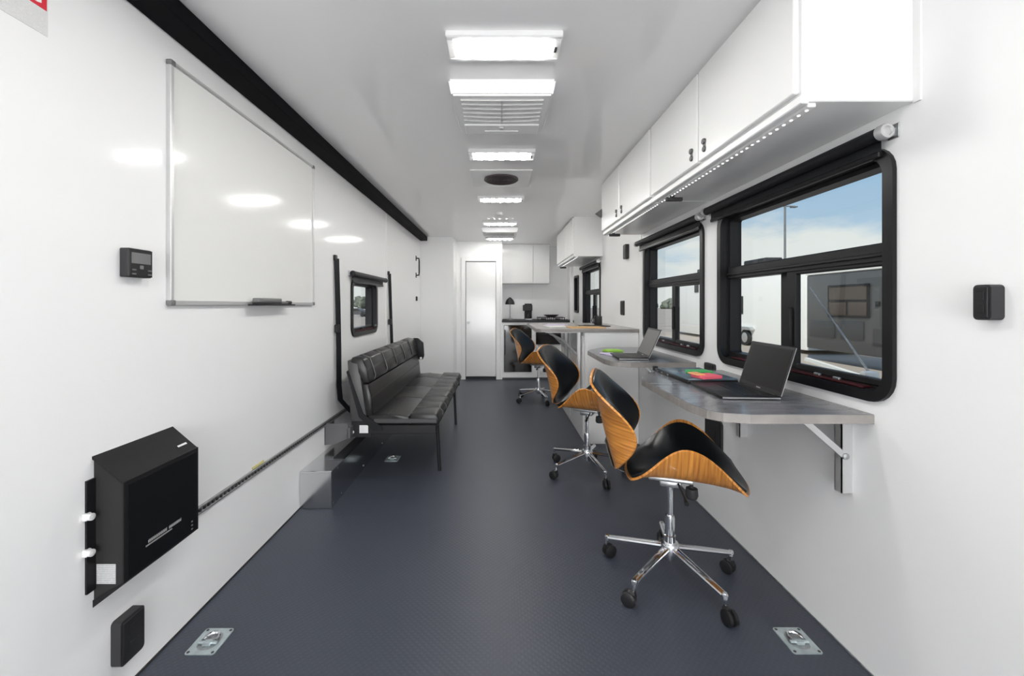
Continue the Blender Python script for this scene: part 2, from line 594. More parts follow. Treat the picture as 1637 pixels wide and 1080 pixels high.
# ------------------------------------------------------------------ windows
def window(n, loc, rz, W, z0, z1, sliders=True, small=False):
    """local: x=0 wall face, +x outwards, y from 0 to W, z absolute"""
    r = bpy.data.objects.new('window_%d' % n, None); COL.objects.link(r)
    r['kind'] = 'structure'
    ro = 0.085 if not small else 0.05
    bm = bmesh.new()
    ring_x(bm, rrect(0, W, z0, z1, ro), rrect(0.035, W - 0.035, z0 + 0.035, z1 - 0.035, ro - 0.03), -0.014, 0.006)
    ring_x(bm, rrect(0.0315, W - 0.0315, z0 + 0.0315, z1 - 0.0315, 0.004), rrect(0.036, W - 0.036, z0 + 0.036, z1 - 0.036, 0.004), 0.006, 0.095)
    ob('outer_frame', bm, BLKM, r, smooth=True)
    bm = bmesh.new()
    ring_x(bm, rrect(0.030, W - 0.030, z0 + 0.03, z1 - 0.03, 0.045), rrect(0.054, W - 0.054, z0 + 0.062, z1 - 0.052, 0.012), 0.030, 0.090)
    ob('inner_frame', bm, BLKS, r, smooth=True)
    if sliders:
        zr0, zr1 = z0 + 0.450, z0 + 0.512
        s0, s1 = W * 0.462, W * 0.60
        bm = bmesh.new(); bx(bm, 0.022, 0.088, 0.045, W - 0.045, zr0, zr1, 0.004)
        bx(bm, 0.014, 0.03, 0.045, W - 0.045, zr0 + 0.018, zr0 + 0.030, 0.002)
        ob('cross_rail', bm, BLKS, r)
        bm = bmesh.new(); bx(bm, 0.060, 0.088, s0 + 0.07, s1, z0 + 0.05, zr0 + 0.01, 0.003)
        ob('fixed_stile', bm, BLKS, r)
        # sliding sash in the near half
        sa = bmesh.new()
        bx(sa, 0.026, 0.052, s0, s0 + 0.055, z0 + 0.05, zr0 + 0.004, 0.004)
        bx(sa, 0.026, 0.052, 0.046, 0.075, z0 + 0.05, zr0 + 0.004, 0.004)
        bx(sa, 0.026, 0.052, 0.075, s0, z0 + 0.045, z0 + 0.070, 0.004)
        bx(sa, 0.026, 0.052, 0.075, s0, zr0 - 0.012, zr0 + 0.004, 0.004)
        sash = ob('sliding_sash', sa, BLKS, r)
        box('sash_handle', BLKM, 0.012, 0.026, s0 + 0.012, s0 + 0.030, z0 + 0.14, z0 + 0.30, sash, 0.003)
        box('pane', GLASS, 0.037, 0.041, 0.074, s0 + 0.002, z0 + 0.068, zr0 - 0.010, sash)
        box('pane', GLASS, 0.072, 0.076, s1 - 0.002, W - 0.052, z0 + 0.060, zr0 + 0.002, r)
        box('pane', GLASS, 0.072, 0.076, 0.052, W - 0.052, zr1 - 0.002, z1 - 0.050, r)
        bm = bmesh.new()
        bx(bm, -0.002, 0.03, 0.12, W - 0.12, z0 + 0.036, z0 + 0.043, 0.002)
        ob('sill_track', bm, VALV, r)
        for yy in (0.22, 0.31, 0.62):
            box('latch', ALUD, 0.006, 0.016, yy * W, yy * W + 0.030, z0 + 0.043, z0 + 0.052, r, 0.002)
    else:
        box('pane', GLASS, 0.060, 0.064, 0.052, W - 0.052, z0 + 0.060, z1 - 0.050, r)
        if not small:
            box('latch', BLKM, 0.012, 0.03, W * 0.5, W * 0.5 + 0.03, z0 + 0.05, z0 + 0.065, r, 0.002)
            box('sill_track', VALV, 0.000, 0.030, 0.05, W - 0.05, z0 + 0.036, z0 + 0.046, r)
    r.location = loc
    r.rotation_euler = (0, 0, rz)
    return r


window(1, (XR, 1.292, 0), 0, 1.039, 0.888, 1.700)
window(2, (XR, 2.496, 0), 0, 1.035, 0.888, 1.700)
window(3, (XR, 5.030, 0), 0, 1.040, 0.888, 1.700)
window(4, (XR, 6.400, 0), 0, 0.350, 1.078, 1.652, sliders=False, small=True)
window(5, (XL, 4.083, 0), PI, 0.716, 0.940, 1.415, sliders=False)


def roller(loc_y0, loc_y1, x, z, side, label, r=0.0235):
    """side +1: right wall"""
    t = thing('roller_shade', label, 'shade', (x, (loc_y0 + loc_y1) / 2, z), 'black roller shades over the windows')
    bm = bmesh.new(); tube(bm, [(x, loc_y0 + 0.012, z), (x, loc_y1 - 0.012, z)], r * 0.9, 18)
    ob('fabric_roll', bm, BLKR, t, smooth=True)
    wall = XR if side > 0 else XL
    for yy in (loc_y0, loc_y1):
        bm = bmesh.new(); lathe(bm, [(r * 0.35, -0.008), (r * 0.6, -0.006), (r * 0.62, -0.011), (r * 0.9, -0.011), (r, -0.006), (r, 0.012), (0.0, 0.012)], (x, yy, z), 20, 'Y')
        c = ob('end_cap', bm, ALUL if side > 0 else BLKP, t, smooth=True, **({'label': 'grey round end cap'} if side > 0 else {}))
        bm = bmesh.new(); bx(bm, min(x, wall), max(x, wall), yy - 0.002, yy + 0.010, z - 0.014, z + 0.014, 0.002)
        bx(bm, wall - side * 0.004, wall, yy - 0.014, yy + 0.022, z - 0.020, z + 0.024, 0.001)
        ob('wall_bracket', bm, ALUD, t)
    xa = x + side * 0.016
    bm = bmesh.new(); bx(bm, xa - 0.0015, xa + 0.0015, loc_y0 + 0.03, loc_y1 - 0.03, z - 0.052, z - 0.008)
    ob('shade_fabric', bm, BLKR, t)
    bm = bmesh.new(); bx(bm, xa - 0.007, xa + 0.007, loc_y0 + 0.03, loc_y1 - 0.03, z - 0.066, z - 0.048, 0.003)
    ob('hem_bar', bm, BLKM, t)


roller(1.296, 2.415, 1.176, 1.727, 1, 'black roller shade rolled up over the nearest right-hand window')
roller(2.490, 3.625, 1.176, 1.716, 1, 'black roller shade over the second right window, behind the far laptop')
roller(5.02, 6.10, 1.176, 1.716, 1, 'black roller shade over the farthest right window under the small cupboard')
roller(3.33, 4.28, -1.140, 1.445, -1, 'black roller shade over the small window above the bench')

# ------------------------------------------------------------------ overhead cupboards, right
def cupboard(y0, y1, label, splits, zb, xf, ydoor0=None, locks=(), group='white overhead cupboards', strip=True):
    t = thing('overhead_cupboard', label, 'cupboard', (XR, (y0 + y1) / 2, zb), group)
    bm = bmesh.new()
    bx(bm, xf, XR, y0, y1, zb + 0.006, H, 0.003)
    ob('cabinet_body', bm, CABW, t)
    bm = bmesh.new()
    bx(bm, xf - 0.004, xf + 0.020, y0 - 0.0008, y1, zb, zb + 0.026, 0.003)
    ob('bottom_rail', bm, TRIMW, t)
    for i in range(len(splits) - 1):
        a, b = splits[i] + 0.006, splits[i + 1] - 0.006
        bm = bmesh.new()
        bx(bm, xf - 0.018, xf, a, b, zb + 0.033, H - 0.012, 0.003)
        d = ob('cupboard_door', bm, CABW, t)
        ly = locks[i] if i < len(locks) else None
        if ly is not None:
            bm = bmesh.new()
            lathe(bm, [(0.0, -0.010), (0.011, -0.010), (0.013, -0.006), (0.013, 0)], (xf - 0.018, ly, zb + 0.100), 14, 'X')
            lathe(bm, [(0.0, -0.008), (0.010, -0.008), (0.012, -0.005), (0.012, 0)], (xf - 0.018, ly, zb + 0.068), 14, 'X')
            bx(bm, xf - 0.022, xf - 0.018, ly - 0.010, ly + 0.010, zb + 0.066, zb + 0.102, 0.002)
            ob('lock', bm, STEELD, d, smooth=True)
    if strip:
        bm = bmesh.new()
        bx(bm, xf + 0.022, xf + 0.048, y0 + 0.01, y1 - 0.02, zb - 0.006, zb + 0.006, 0.002)
        ch = ob('strip_channel', bm, PLASW, t)
        bm = bmesh.new()
        k = y0 + 0.03
        while k < y1 - 0.04:
            bx(bm, xf + 0.033, xf + 0.039, k, k + 0.006, zb - 0.0085, zb - 0.006)
            k += 0.034
        ob('strip_leds', bm, STRIPE, t, kind='stuff')
        bm = bmesh.new(); bx(bm, xf + 0.005, xf + 0.095, y1 - 0.175, y1 - 0.155, zb - 0.036, zb - 0.014, 0.006, 2)
        bx(bm, xf + 0.03, xf + 0.05, y1 - 0.172, y1 - 0.158, zb - 0.016, zb + 0.006)
        ob('grab_latch', bm, GRYP, t)
    return t


cupboard(1.237, 2.430, 'overhead cupboard nearest the viewer, white with two doors and small locks', [1.243, 1.850, 2.424], 1.786, 0.884, locks=(1.787, 1.905))
cupboard(2.432, 3.590, 'second white overhead cupboard, behind the nearest one, over the far laptop', [2.440, 3.060, 3.584], 1.786, 0.884, locks=(2.99, 3.12))
cupboard(4.930, 6.26, 'small white cupboard over the kitchen counter near the back wall', [4.94, 5.60, 6.25], 1.757, 0.875, locks=())
bm = bmesh.new(); prism(bm, [(0.866, 1.93), (0.812, 1.965), (0.866, 2.005)], 'Y', 3.560, 3.590, 0.003)
cb = ob('corner_bracket', bm, STEELD); tag(cb, 'small grey triangular bracket at the far end of the overhead cupboards', 'bracket')

# ------------------------------------------------------------------ ceiling lights and units
def ceiling_light(y, label):
    x = 0.021
    t = thing('ceiling_light', label, 'light', (x, y, H), 'rectangular LED ceiling lights in a row')
    bm = bmesh.new()
    bx(bm, x - 0.220, x + 0.220, y - 0.082, y - 0.060, H - 0.024, H, 0.004)
    bx(bm, x - 0.220, x + 0.220, y + 0.060, y + 0.082, H - 0.024, H, 0.004)
    bx(bm, x - 0.220, x - 0.190, y - 0.060, y + 0.060, H - 0.024, H, 0.004)
    bx(bm, x + 0.190, x + 0.220, y - 0.060, y + 0.060, H - 0.024, H, 0.004)
    ob('light_housing', bm, PLASW, t)
    box('lens', LENS, x - 0.192, x + 0.192, y - 0.061, y + 0.061, H - 0.016, H - 0.002, t)
    for k in range(5):
        cx = x + (k - 2) * 0.074
        box('led_module', LEDE, cx - 0.018, cx + 0.018, y - 0.045, y + 0.045, H - 0.031, H - 0.0158, t)
    box('switch', GRYP, x + 0.196, x + 0.206, y - 0.015, y + 0.015, H - 0.028, H - 0.022, t)


for k, lb in ((-4, 'LED ceiling light next to the open rear doorway, out of view'), (-3, 'LED ceiling light well behind the viewer, second from the rear doorway'), (-2, 'LED ceiling light halfway to the rear door behind the viewer'), (-1, 'LED ceiling light just behind the viewer overhead'),
              (0, 'largest LED ceiling light, nearest in view, in front of the air conditioner'), (1, 'second LED ceiling light, just beyond the near air conditioner'),
              (2, 'third LED ceiling light, just beyond the round vent'), (3, 'fourth LED ceiling light, just before the far ceiling unit'),
              (4, 'farthest LED ceiling light, next to the back wall')):
    ceiling_light(1.66 + 1.2 * k, lb)


def ac_unit(y0, y1, zb, label, w0=0.246):
    x = 0.016
    t = thing('ceiling_air_conditioner', label, 'air conditioner', (x, (y0 + y1) / 2, H))
    bm = bmesh.new()
    top = [(x - w0, y0), (x + w0, y0), (x + w0, y1), (x - w0, y1)]
    ins = 0.016
    bot = [(x - w0 + ins, y0 + 0.010), (x + w0 - ins, y0 + 0.010), (x + w0 - ins * 1.6, y1 - 0.03), (x - w0 + ins * 1.6, y1 - 0.03)]
    A = [bm.verts.new((*p, H)) for p in top]
    B = [bm.verts.new((*p, zb)) for p in bot]
    bm.faces.new(A); bm.faces.new(B)
    for i in range(4):
        bm.faces.new((A[i], A[(i + 1) % 4], B[(i + 1) % 4], B[i]))
    bmesh.ops.bevel(bm, geom=bm.edges[:], offset=0.008, segments=2, affect='EDGES', clamp_overlap=True)
    ob('shroud', bm, PLASW, t, smooth=True)
    L_ = y1 - y0
    # louvre slats
    for k in range(6):
        yy = y0 + 0.045 + k * L_ * 0.095
        bm = bmesh.new()
        hw = w0 - 0.055
        n = 10
        pts = [(x + hw * (2 * i / n - 1), yy - 0.018 * (abs(2 * i / n - 1) ** 2) * (k + 1) / 6 + 0.010, zb - 0.003) for i in range(n + 1)]
        tube(bm, pts, 0.0045, 6)
        ob('grille_slat', bm, SHADW, t, smooth=True)
    box('grille_rib', SHADW, x - 0.004, x + 0.004, y0 + 0.05, y0 + L_ * 0.62, zb - 0.006, zb - 0.0005, t)
    box('control_panel', PLASW, x - w0 + 0.05, x + w0 - 0.05, y0 + L_ * 0.66, y0 + L_ * 0.90, zb - 0.008, zb + 0.001, t, 0.003)
    box('display', PAPER, x - 0.09, x + 0.09, y0 + L_ * 0.80, y0 + L_ * 0.84, zb - 0.011, zb - 0.007, t)
    bm = bmesh.new(); lathe(bm, [(0.0, -0.008), (0.012, -0.008), (0.014, 0)], (x, y0 + L_ * 0.72, zb - 0.007), 12)
    ob('sensor', bm, SHADW, t)


ac_unit(1.916, 2.400, 2.150, 'large white ceiling air conditioner behind the nearest light')
ac_unit(5.60, 6.05, 2.160, 'small far white ceiling unit near the back wall')

t = thing('ceiling_vent', 'round brown vent set in a white square ceiling panel', 'vent', (0.021, 3.43, H))
bm = bmesh.new(); bx(bm, -0.215, 0.257, 3.21, 3.66, H - 0.006, H, 0.002)
ob('vent_panel', bm, TRIMW, t)
bm = bmesh.new(); lathe(bm, [(0.137, H - 0.006), (0.139, H - 0.014), (0.130, H - 0.020), (0.126, H - 0.014), (0.0, H - 0.013)], (0.021, 3.43, 0), 36)
ob('vent_ring', bm, VENT, t, smooth=True)
for k in range(4):
    rr = 0.105 - k * 0.027
    bm = bmesh.new()
    tube(bm, [(0.021 + rr * math.cos(a * PI / 12), 3.43 + rr * math.sin(a * PI / 12), H - 0.017) for a in range(25)], 0.004, 5, cap=False)
    ob('vent_louvre', bm, VENT, t, smooth=True)
bm = bmesh.new(); lathe(bm, [(0.045, 0), (0.045, -0.012), (0.036, -0.030), (0.0, -0.034)], (0.015, 4.72, H), 20)
o = ob('smoke_alarm', bm, PLASW, smooth=True); tag(o, 'small round white smoke alarm between the third and fourth ceiling lights', 'alarm')

# ------------------------------------------------------------------ left wall: notice, whiteboard, controller
t = thing('warning_notice', 'white notice with a red header, high on the left wall', 'notice', (XL, 0.95, 1.95))
box('notice_sheet', STK, XL, XL + 0.0012, 0.80, 1.105, 1.895, 2.03, t)
box('header_band', REDL, XL + 0.0012, XL + 0.0018, 0.805, 1.102, 1.960, 2.025, t)
def text_mesh(body, size, m, parent, place, extr=0.0003, name='lettering'):
    cu = bpy.data.curves.new('lettering', 'FONT')
    cu.body = body; cu.size = size; cu.align_x = 'RIGHT'; cu.extrude = extr
    cu.offset = size * 0.015
    to = bpy.data.objects.new('lettering_curve', cu); COL.objects.link(to)
    dg = bpy.context.evaluated_depsgraph_get()
    me = bpy.data.meshes.new_from_object(to.evaluated_get(dg))
    bpy.data.objects.remove(to)
    me.materials.clear(); me.materials.append(m)
    me.transform(place)
    me.transform(Matrix.Translation(-wpos(parent)))
    o = bpy.data.objects.new(name, me); COL.objects.link(o); o.parent = parent
    return o
# text on the left wall reads along +Y when looked at from the room (viewer faces -X)
LW = Matrix(((0, 0, 1, 0), (1, 0, 0, 0), (0, 1, 0, 0), (0, 0, 0, 1)))
text_mesh('WARNING', 0.062, WHT, t, Matrix.Translation((XL + 0.0021, 1.092, 1.970)) @ LW)

t = thing('whiteboard', 'large blank whiteboard in a thin silver frame on the left wall', 'whiteboard', (XL, 2.08, 1.197))
bya, byb, bza, bzb = 1.498, 2.666, 1.197, 2.067
box('writing_surface', WBOARD, XL, XL + 0.010, bya + 0.008, byb - 0.008, bza + 0.008, bzb - 0.008, t)
for nm, a in (('top', (bya + 0.01, byb - 0.01, bzb - 0.014, bzb)), ('bottom', (bya + 0.01, byb - 0.01, bza, bza + 0.018)),
              ('a', (bya, bya + 0.018, bza + 0.012, bzb - 0.012)), ('b', (byb - 0.014, byb, bza + 0.012, bzb - 0.012))):
    box('frame_rail', ALUL, XL, XL + 0.018, a[0], a[1], a[2], a[3], t, 0.003)
for yy, zz in ((bya, bza), (bya, bzb - 0.02), (byb - 0.018, bza), (byb - 0.018, bzb - 0.018)):
    box('corner_cap', MIDG, XL, XL + 0.021, yy - 0.002, yy + 0.022, zz, zz + 0.020, t, 0.004, 2, label='dark grey corner cap')
box('pen_tray', BLKP, XL + 0.018, XL + 0.062, 1.955, 2.325, 1.196, 1.203, t, 0.002)
t = thing('board_eraser', 'grey board eraser on the tray under the whiteboard', 'eraser', (XL + 0.04, 2.07, 1.203))
box('felt_pad', GRYP, XL + 0.022, XL + 0.058, 1.985, 2.190, 1.2036, 1.212, t, 0.002)
box('eraser_back', MIDG, XL + 0.022, XL + 0.058, 1.985, 2.190, 1.212, 1.232, t, 0.004, 2)
t = thing('marker_pen', 'short dark marker pen at the far end of the whiteboard tray', 'pen', (XL + 0.04, 2.25, 1.203))
bm = bmesh.new(); tube(bm, [(XL + 0.04, 2.20, 1.2105), (XL + 0.04, 2.275, 1.2105)], 0.0075, 10); ob('pen_barrel', bm, MIDG, t, smooth=True)
bm = bmesh.new(); tube(bm, [(XL + 0.04, 2.275, 1.2120), (XL + 0.04, 2.315, 1.2120)], 0.009, 10); ob('pen_cap', bm, BLKP, t, smooth=True)

t = thing('wall_controller', 'square black controller with grey screen left of the whiteboard', 'controller', (XL, 1.35, 1.33))
box('controller_body', GRYP, XL, XL + 0.030, 1.313, 1.402, 1.287, 1.377, t, 0.003)
box('face_plate', BLKP, XL + 0.030, XL + 0.033, 1.316, 1.400, 1.289, 1.375, t, 0.001)
box('screen', MIDG, XL + 0.033, XL + 0.034, 1.320, 1.392, 1.330, 1.364, t)
box('centre_button', MIDG, XL + 0.033, XL + 0.036, 1.350, 1.363, 1.313, 1.325, t, 0.001)
for yy in (1.322, 1.382):
    for zz in (1.308, 1.295):
        box('button', MIDG, XL + 0.033, XL + 0.0355, yy, yy + 0.013, zz, zz + 0.004, t)

# power converter box
xf = -1.084
t = thing('power_box', 'big black metal box with sloping top, low on the left wall', 'box', (XL, 1.38, 0.33))
bm = bmesh.new(); prism(bm, [(XL, 0.345), (XL, 0.755), (xf, 0.682), (xf, 0.397)], 'Y', 1.232, 1.522)
ob('box_body', bm, BOXS, t, label='charcoal side panel')
bm = bmesh.new(); prism(bm, [(XL, 0.755), (XL, 0.763), (xf - 0.002, 0.690), (xf + 0.004, 0.688), (xf + 0.004, 0.396), (xf, 0.394), (xf, 0.682)], 'Y', 1.226, 1.530)
ob('cover', bm, BOXM, t)
box('front_panel', BOXF, xf + 0.004, xf + 0.006, 1.240, 1.518, 0.402, 0.676, t, 0.0005)
bm = bmesh.new(); prism(bm, [(XL, 0.325), (XL, 0.347), (xf, 0.399), (xf, 0.393)], 'Y', 1.228, 1.528)
ob('bottom_flange', bm, BOXM, t)
box('back_plate', BOXM, XL, XL + 0.006, 1.205, 1.545, 0.378, 0.700, t)
for zz in (0.600, 0.498):
    bm = bmesh.new(); bx(bm, XL, XL + 0.012, 1.196, 1.214, zz - 0.010, zz + 0.010, 0.002); lathe(bm, [(0.010, 0), (0.010, 0.018), (0, 0.020)], (XL + 0.004, 1.205, zz), 12, 'X')
    ob('mounting_clip', bm, PLASW, t, label='white mounting clip')
bm = bmesh.new(); bx(bm, -1.163, -1.108, 1.2305, 1.2318, 0.393, 0.450)
ob('rating_label', bm, STK2, t, label='grey printed rating label')
bm = bmesh.new()
yy = 1.309
for i in range(11):
    bx(bm, xf + 0.006, xf + 0.0066, yy, yy + 0.0045, 0.468, 0.476); bx(bm, xf + 0.006, xf + 0.0066, yy + 0.0035, yy + 0.005, 0.470, 0.478)
    yy += 0.0068
yy += 0.008
for i in range(8):
    bx(bm, xf + 0.006, xf + 0.0066, yy, yy + 0.0045, 0.468, 0.476); bx(bm, xf + 0.006, xf + 0.0066, yy + 0.0035, yy + 0.005, 0.470, 0.478)
    yy += 0.0068
yy = 1.300
for i in range(24):
    bx(bm, xf + 0.006, xf + 0.0066, yy, yy + 0.0028, 0.4595, 0.4640); yy += 0.0044
ob('lettering', bm, PIPE2, t, kind='stuff', label='two rows of fine white lettering too small to read')
# badge on the slope
ang = math.atan2(0.073, XL - xf)
bm = bmesh.new(); bx(bm, -0.0035, 0.0035, 0, 0.040, 0, 0.0012)
bmesh.ops.rotate(bm, cent=(0, 0, 0), matrix=Matrix.Rotation(math.atan2(0.073, 0.088), 3, 'Y'), verts=bm.verts[:])
bmesh.ops.translate(bm, verts=bm.verts[:], vec=(-1.107, 1.468, 0.7105))
ob('badge', bm, WHT, t, label='small white badge')
for zz in (0.437, 0.424, 0.411):
    box('indicator', MIDG, xf + 0.006, xf + 0.008, 1.492, 1.498, zz, zz + 0.004, t)

# outlets
def outlet(name, label, side, y0, y1, z0, z1, d, cat='outlet', sockets=2, group=None, r=0.012):
    wall = XR if side > 0 else XL
    t = thing(name, label, cat, (wall, (y0 + y1) / 2, z0), group)
    bm = bmesh.new()
    a, b = (wall - d, wall) if side > 0 else (wall, wall + d)
    prism(bm, rrect(y0, y1, z0, z1, r, 4), 'X', a, b)
    ob('housing', bm, GRYP, t)
    xf_ = a if side > 0 else b
    s = -side
    box('face_plate', BLKP, xf_, xf_ + s * 0.004, y0 + r * 0.5, y1 - r * 0.5, z0 + r * 0.6, z1 - r * 0.6, t, 0.0015)
    hh = (z1 - z0) / (sockets + 0.6)
    for k in range(sockets):
        zc = z0 + (k + 0.8) * hh
        box('socket', BLKP, xf_ + s * 0.004, xf_ + s * 0.0055, y0 + (y1 - y0) * 0.3, y1 - (y1 - y0) * 0.3, zc - hh * 0.3, zc + hh * 0.3, t, 0.0005)
    return t


outlet('power_outlet', 'black power outlet low on the left wall below the black box', -1, 1.285, 1.372, 0.100, 0.238, 0.030)
outlet('wall_switch', 'rounded black switch box alone on the near right wall', 1, 1.0165, 1.056, 1.163, 1.249, 0.032, 'switch', r=0.010)
outlet('power_outlet', 'tall black outlet under the near desk behind the nearest chair', 1, 2.29, 2.47, 0.38, 0.565, 0.012, sockets=1, r=0.02)
outlet('power_outlet', 'small black outlet on the wall between the two near windows', 1, 2.365, 2.475, 0.80, 0.868, 0.014)
outlet('power_outlet', 'dark outlet on the right wall above the high counter', 1, 4.08, 4.19, 1.10, 1.24, 0.010)
outlet('wall_speaker', 'dark upright box on the right wall just beyond the overhead cupboards', 1, 3.94, 4.03, 1.63, 1.765, 0.030, 'speaker', sockets=1)
outlet('wall_switch', 'small dark switch at the far end of the left wall beneath a tall handle', -1, 6.02, 6.09, 1.255, 1.32, 0.012, 'switch', sockets=1, r=0.008)
t = thing('grab_handle', 'tall black grab handle at the far end of the left wall', 'handle', (XL, 6.04, 1.59))
bm = bmesh.new(); tube(bm, [(XL, 6.04, 1.62), (XL + 0.04, 6.04, 1.62), (XL + 0.045, 6.04, 1.66), (XL + 0.045, 6.04, 1.82), (XL + 0.04, 6.04, 1.86), (XL, 6.04, 1.86)], 0.010, 8)
ob('grip', bm, BLKP, t, smooth=True)
for zz in (1.62, 1.86): box('mount_plate', GRYP, XL, XL + 0.006, 6.01, 6.07, zz - 0.035, zz + 0.035, t, 0.002)

# cargo track along the left wall
t = thing('cargo_track', 'perforated aluminium cargo track running along the left wall', 'track', (XL, 3.2, 0.385))
bm = bmesh.new(); bx(bm, XL, XL + 0.010, 1.56, 4.95, 0.383, 0.393, 0.002); bx(bm, XL, XL + 0.010, 1.56, 4.95, 0.405, 0.415, 0.002); bx(bm, XL, XL + 0.003, 1.56, 4.95, 0.393, 0.405)
ob('track_rail', bm, mat('grey_track', (0.30, 0.30, 0.30), 0.45, metal=0.5), t)
bm = bmesh.new(); k = 1.58
while k < 4.9:
    bx(bm, XL + 0.003, XL + 0.0095, k, k + 0.009, 0.3925, 0.4055); k += 0.0254
ob('track_teeth', bm, STEELD, t, kind='stuff')
box('warning_tag', mat('yellow_tag', (0.75, 0.66, 0.28), 0.6), XL + 0.001, XL + 0.004, 2.02, 2.12, 0.417, 0.428, t, label='small yellow tag')

# ------------------------------------------------------------------ wheel box
t = thing('wheel_box', 'long polished aluminium wheel box on the floor under the bench', 'box', (-1.08, 3.9, 0))
box('end_cover', SHINY, XL + 0.001, -0.982, 2.503, 2.70, 0, 0.221, t, 0.003, label='polished end cover')
box('main_cover', SHINY, XL + 0.001, -0.985, 2.702, 5.55, 0, 0.219, t, 0.003)
bm = bmesh.new(); prism(bm, [(-1.050, 0.219), (-0.982, 0.219), (-0.982, 0.228), (-1.050, 0.228)], 'Y', 2.705, 5.5)
ob('rubber_strip', bm, BLKR, t, label='black rubber strip on the top edge')
for yy, zz in ((2.53, 0.025), (2.66, 0.025), (2.60, 0.205), (3.10, 0.03), (3.6, 0.03)):
    bm = bmesh.new(); lathe(bm, [(0.006, 0), (0.006, 0.002), (0.0, 0.004)], (-0.984, yy, zz), 10, 'X'); ob('screw', bm, ALU, t)
bm = bmesh.new(); bx(bm, XL + 0.004, -0.985, 2.500, 2.503, 0.012, 0.217); bx(bm, XL + 0.012, -0.993, 2.4985, 2.5, 0.02, 0.209)
ob('end_flange', bm, SHINY, t)

# ------------------------------------------------------------------ bench
YA, YB = 2.93, 4.72
t = thing('bench_seat', 'long black padded bench seat on the left under the small window', 'bench', (-0.75, 3.8, 0))
def pad(name, poly, y0, y1, m, par, bev=0.018):
    bm = bmesh.new(); prism(bm, poly, 'Y', y0, y1, bev)
    return ob(name, bm, m, par, smooth=True)
cuts = [YA, 3.06, 3.385, 3.715, 4.05, 4.385, YB]
core = pad('backrest_core', [(-1.02, 0.36), (-0.905, 0.40), (-0.965, 0.80), (-1.045, 0.82)], YA, YB, BENCHS, t, 0.012)
for i in range(6):
    pad('back_cushion', [(-0.930, 0.662), (-0.885, 0.662), (-0.905, 0.75), (-0.930, 0.825), (-1.010, 0.842), (-1.030, 0.80)], cuts[i] + 0.001, cuts[i + 1] - 0.001, BENCHL, t, 0.014)
for i in range(1, 6):
    bm = bmesh.new(); y = cuts[i]
    tube(bm, [(-0.893, y, 0.665), (-0.884, y, 0.70), (-0.902, y, 0.76), (-0.926, y, 0.822), (-0.98, y, 0.842)], 0.0042, 6)
    ob('piping', bm, PIPE, t, smooth=True, label='pale grey piping')
pad('lumbar_cushion', [(-0.925, 0.43), (-0.862, 0.43), (-0.878, 0.56), (-0.893, 0.655), (-0.940, 0.655)], YA + 0.003, YB - 0.003, BENCHL, t, 0.014)
sc_ = [YA, 3.49, 3.97, 4.45, YB]
for i in range(4):
    pad('seat_cushion', [(-0.90, 0.375), (-0.617, 0.375), (-0.617, 0.435), (-0.76, 0.447), (-0.90, 0.440)], sc_[i] + 0.001, sc_[i + 1] - 0.001, BENCHL, t, 0.010)
fc = [YA + (YB - YA) * i / 9 for i in range(10)]
for i in range(9):
    pad('front_cushion', [(-0.611, 0.375), (-0.425, 0.368), (-0.408, 0.40), (-0.430, 0.448), (-0.611, 0.452)], fc[i] + 0.0008, fc[i + 1] - 0.0008, BENCHL, t, 0.011)
for i in range(1, 9):
    bm = bmesh.new(); y = fc[i]
    tube(bm, [(-0.605, y, 0.450), (-0.52, y, 0.4505), (-0.435, y, 0.447), (-0.411, y, 0.42), (-0.409, y, 0.39)], 0.0028, 6)
    ob('piping', bm, PIPE, t, smooth=True)
box('edge_trim', BENCHS, -0.86, -0.425, YA - 0.004, YA + 0.01, 0.385, 0.415, t, 0.004)
# steel frame
bm = bmesh.new()
bx(bm, -1.02, -0.43, YA + 0.00, YA + 0.035, 0.31, 0.372, 0.004); bx(bm, -1.02, -0.43, YB - 0.035, YB, 0.31, 0.372, 0.004)
bx(bm, -0.465, -0.43, YA + 0.035, YB - 0.035, 0.335, 0.370, 0.004); bx(bm, -0.80, -0.765, YA + 0.035, YB - 0.035, 0.335, 0.370, 0.004)
bx(bm, -1.02, -0.985, YA + 0.035, YB - 0.035, 0.335, 0.370, 0.004)
ob('seat_frame', bm, BLKP, t)
for yy in (3.085, 4.27):
    bm = bmesh.new(); tube(bm, [(-0.445, yy, 0.36), (-0.428, yy, 0.0)], 0.0125, 10); ob('leg', bm, BLKP, t, smooth=True)
bm = bmesh.new(); tube(bm, [(-0.468, 3.16, 0.35), (-0.44, 3.105, 0.12)], 0.006, 8); ob('leg_brace', bm, BLKP, t, smooth=True)
for yy in (2.865, 4.60):
    bm = bmesh.new(); prism(bm, [(XL, 0.380), (XL + 0.012, 0.40), (-1.015, 0.40), (-1.015, 0.30), (-1.10, 0.262), (XL, 0.255)], 'Y', yy, yy + 0.004)
    bx(bm, XL, XL + 0.004, yy, yy + 0.16, 0.255, 0.380); bx(bm, -1.02, -1.0, yy, yy + 0.10, 0.30, 0.372)
    ob('wall_bracket', bm, mat('grey_bracket', (0.13, 0.13, 0.135), 0.4, metal=0.3), t, label='grey metal wall bracket')
box('care_label', PAPER, -0.957, -0.897, YA - 0.004, YA - 0.002, 0.318, 0.372, t, label='square white label')
box('label_plate', BLKP, -1.01, -0.88, YA - 0.002, YA + 0.001, 0.290, 0.40, t)
bm = bmesh.new(); lathe(bm, [(0.0, -0.012), (0.008, -0.010), (0.012, -0.004), (0.012, 0)], (-1.005, YA, 0.325), 12, 'Y'); ob('bolt', bm, PLASW, t, smooth=True)
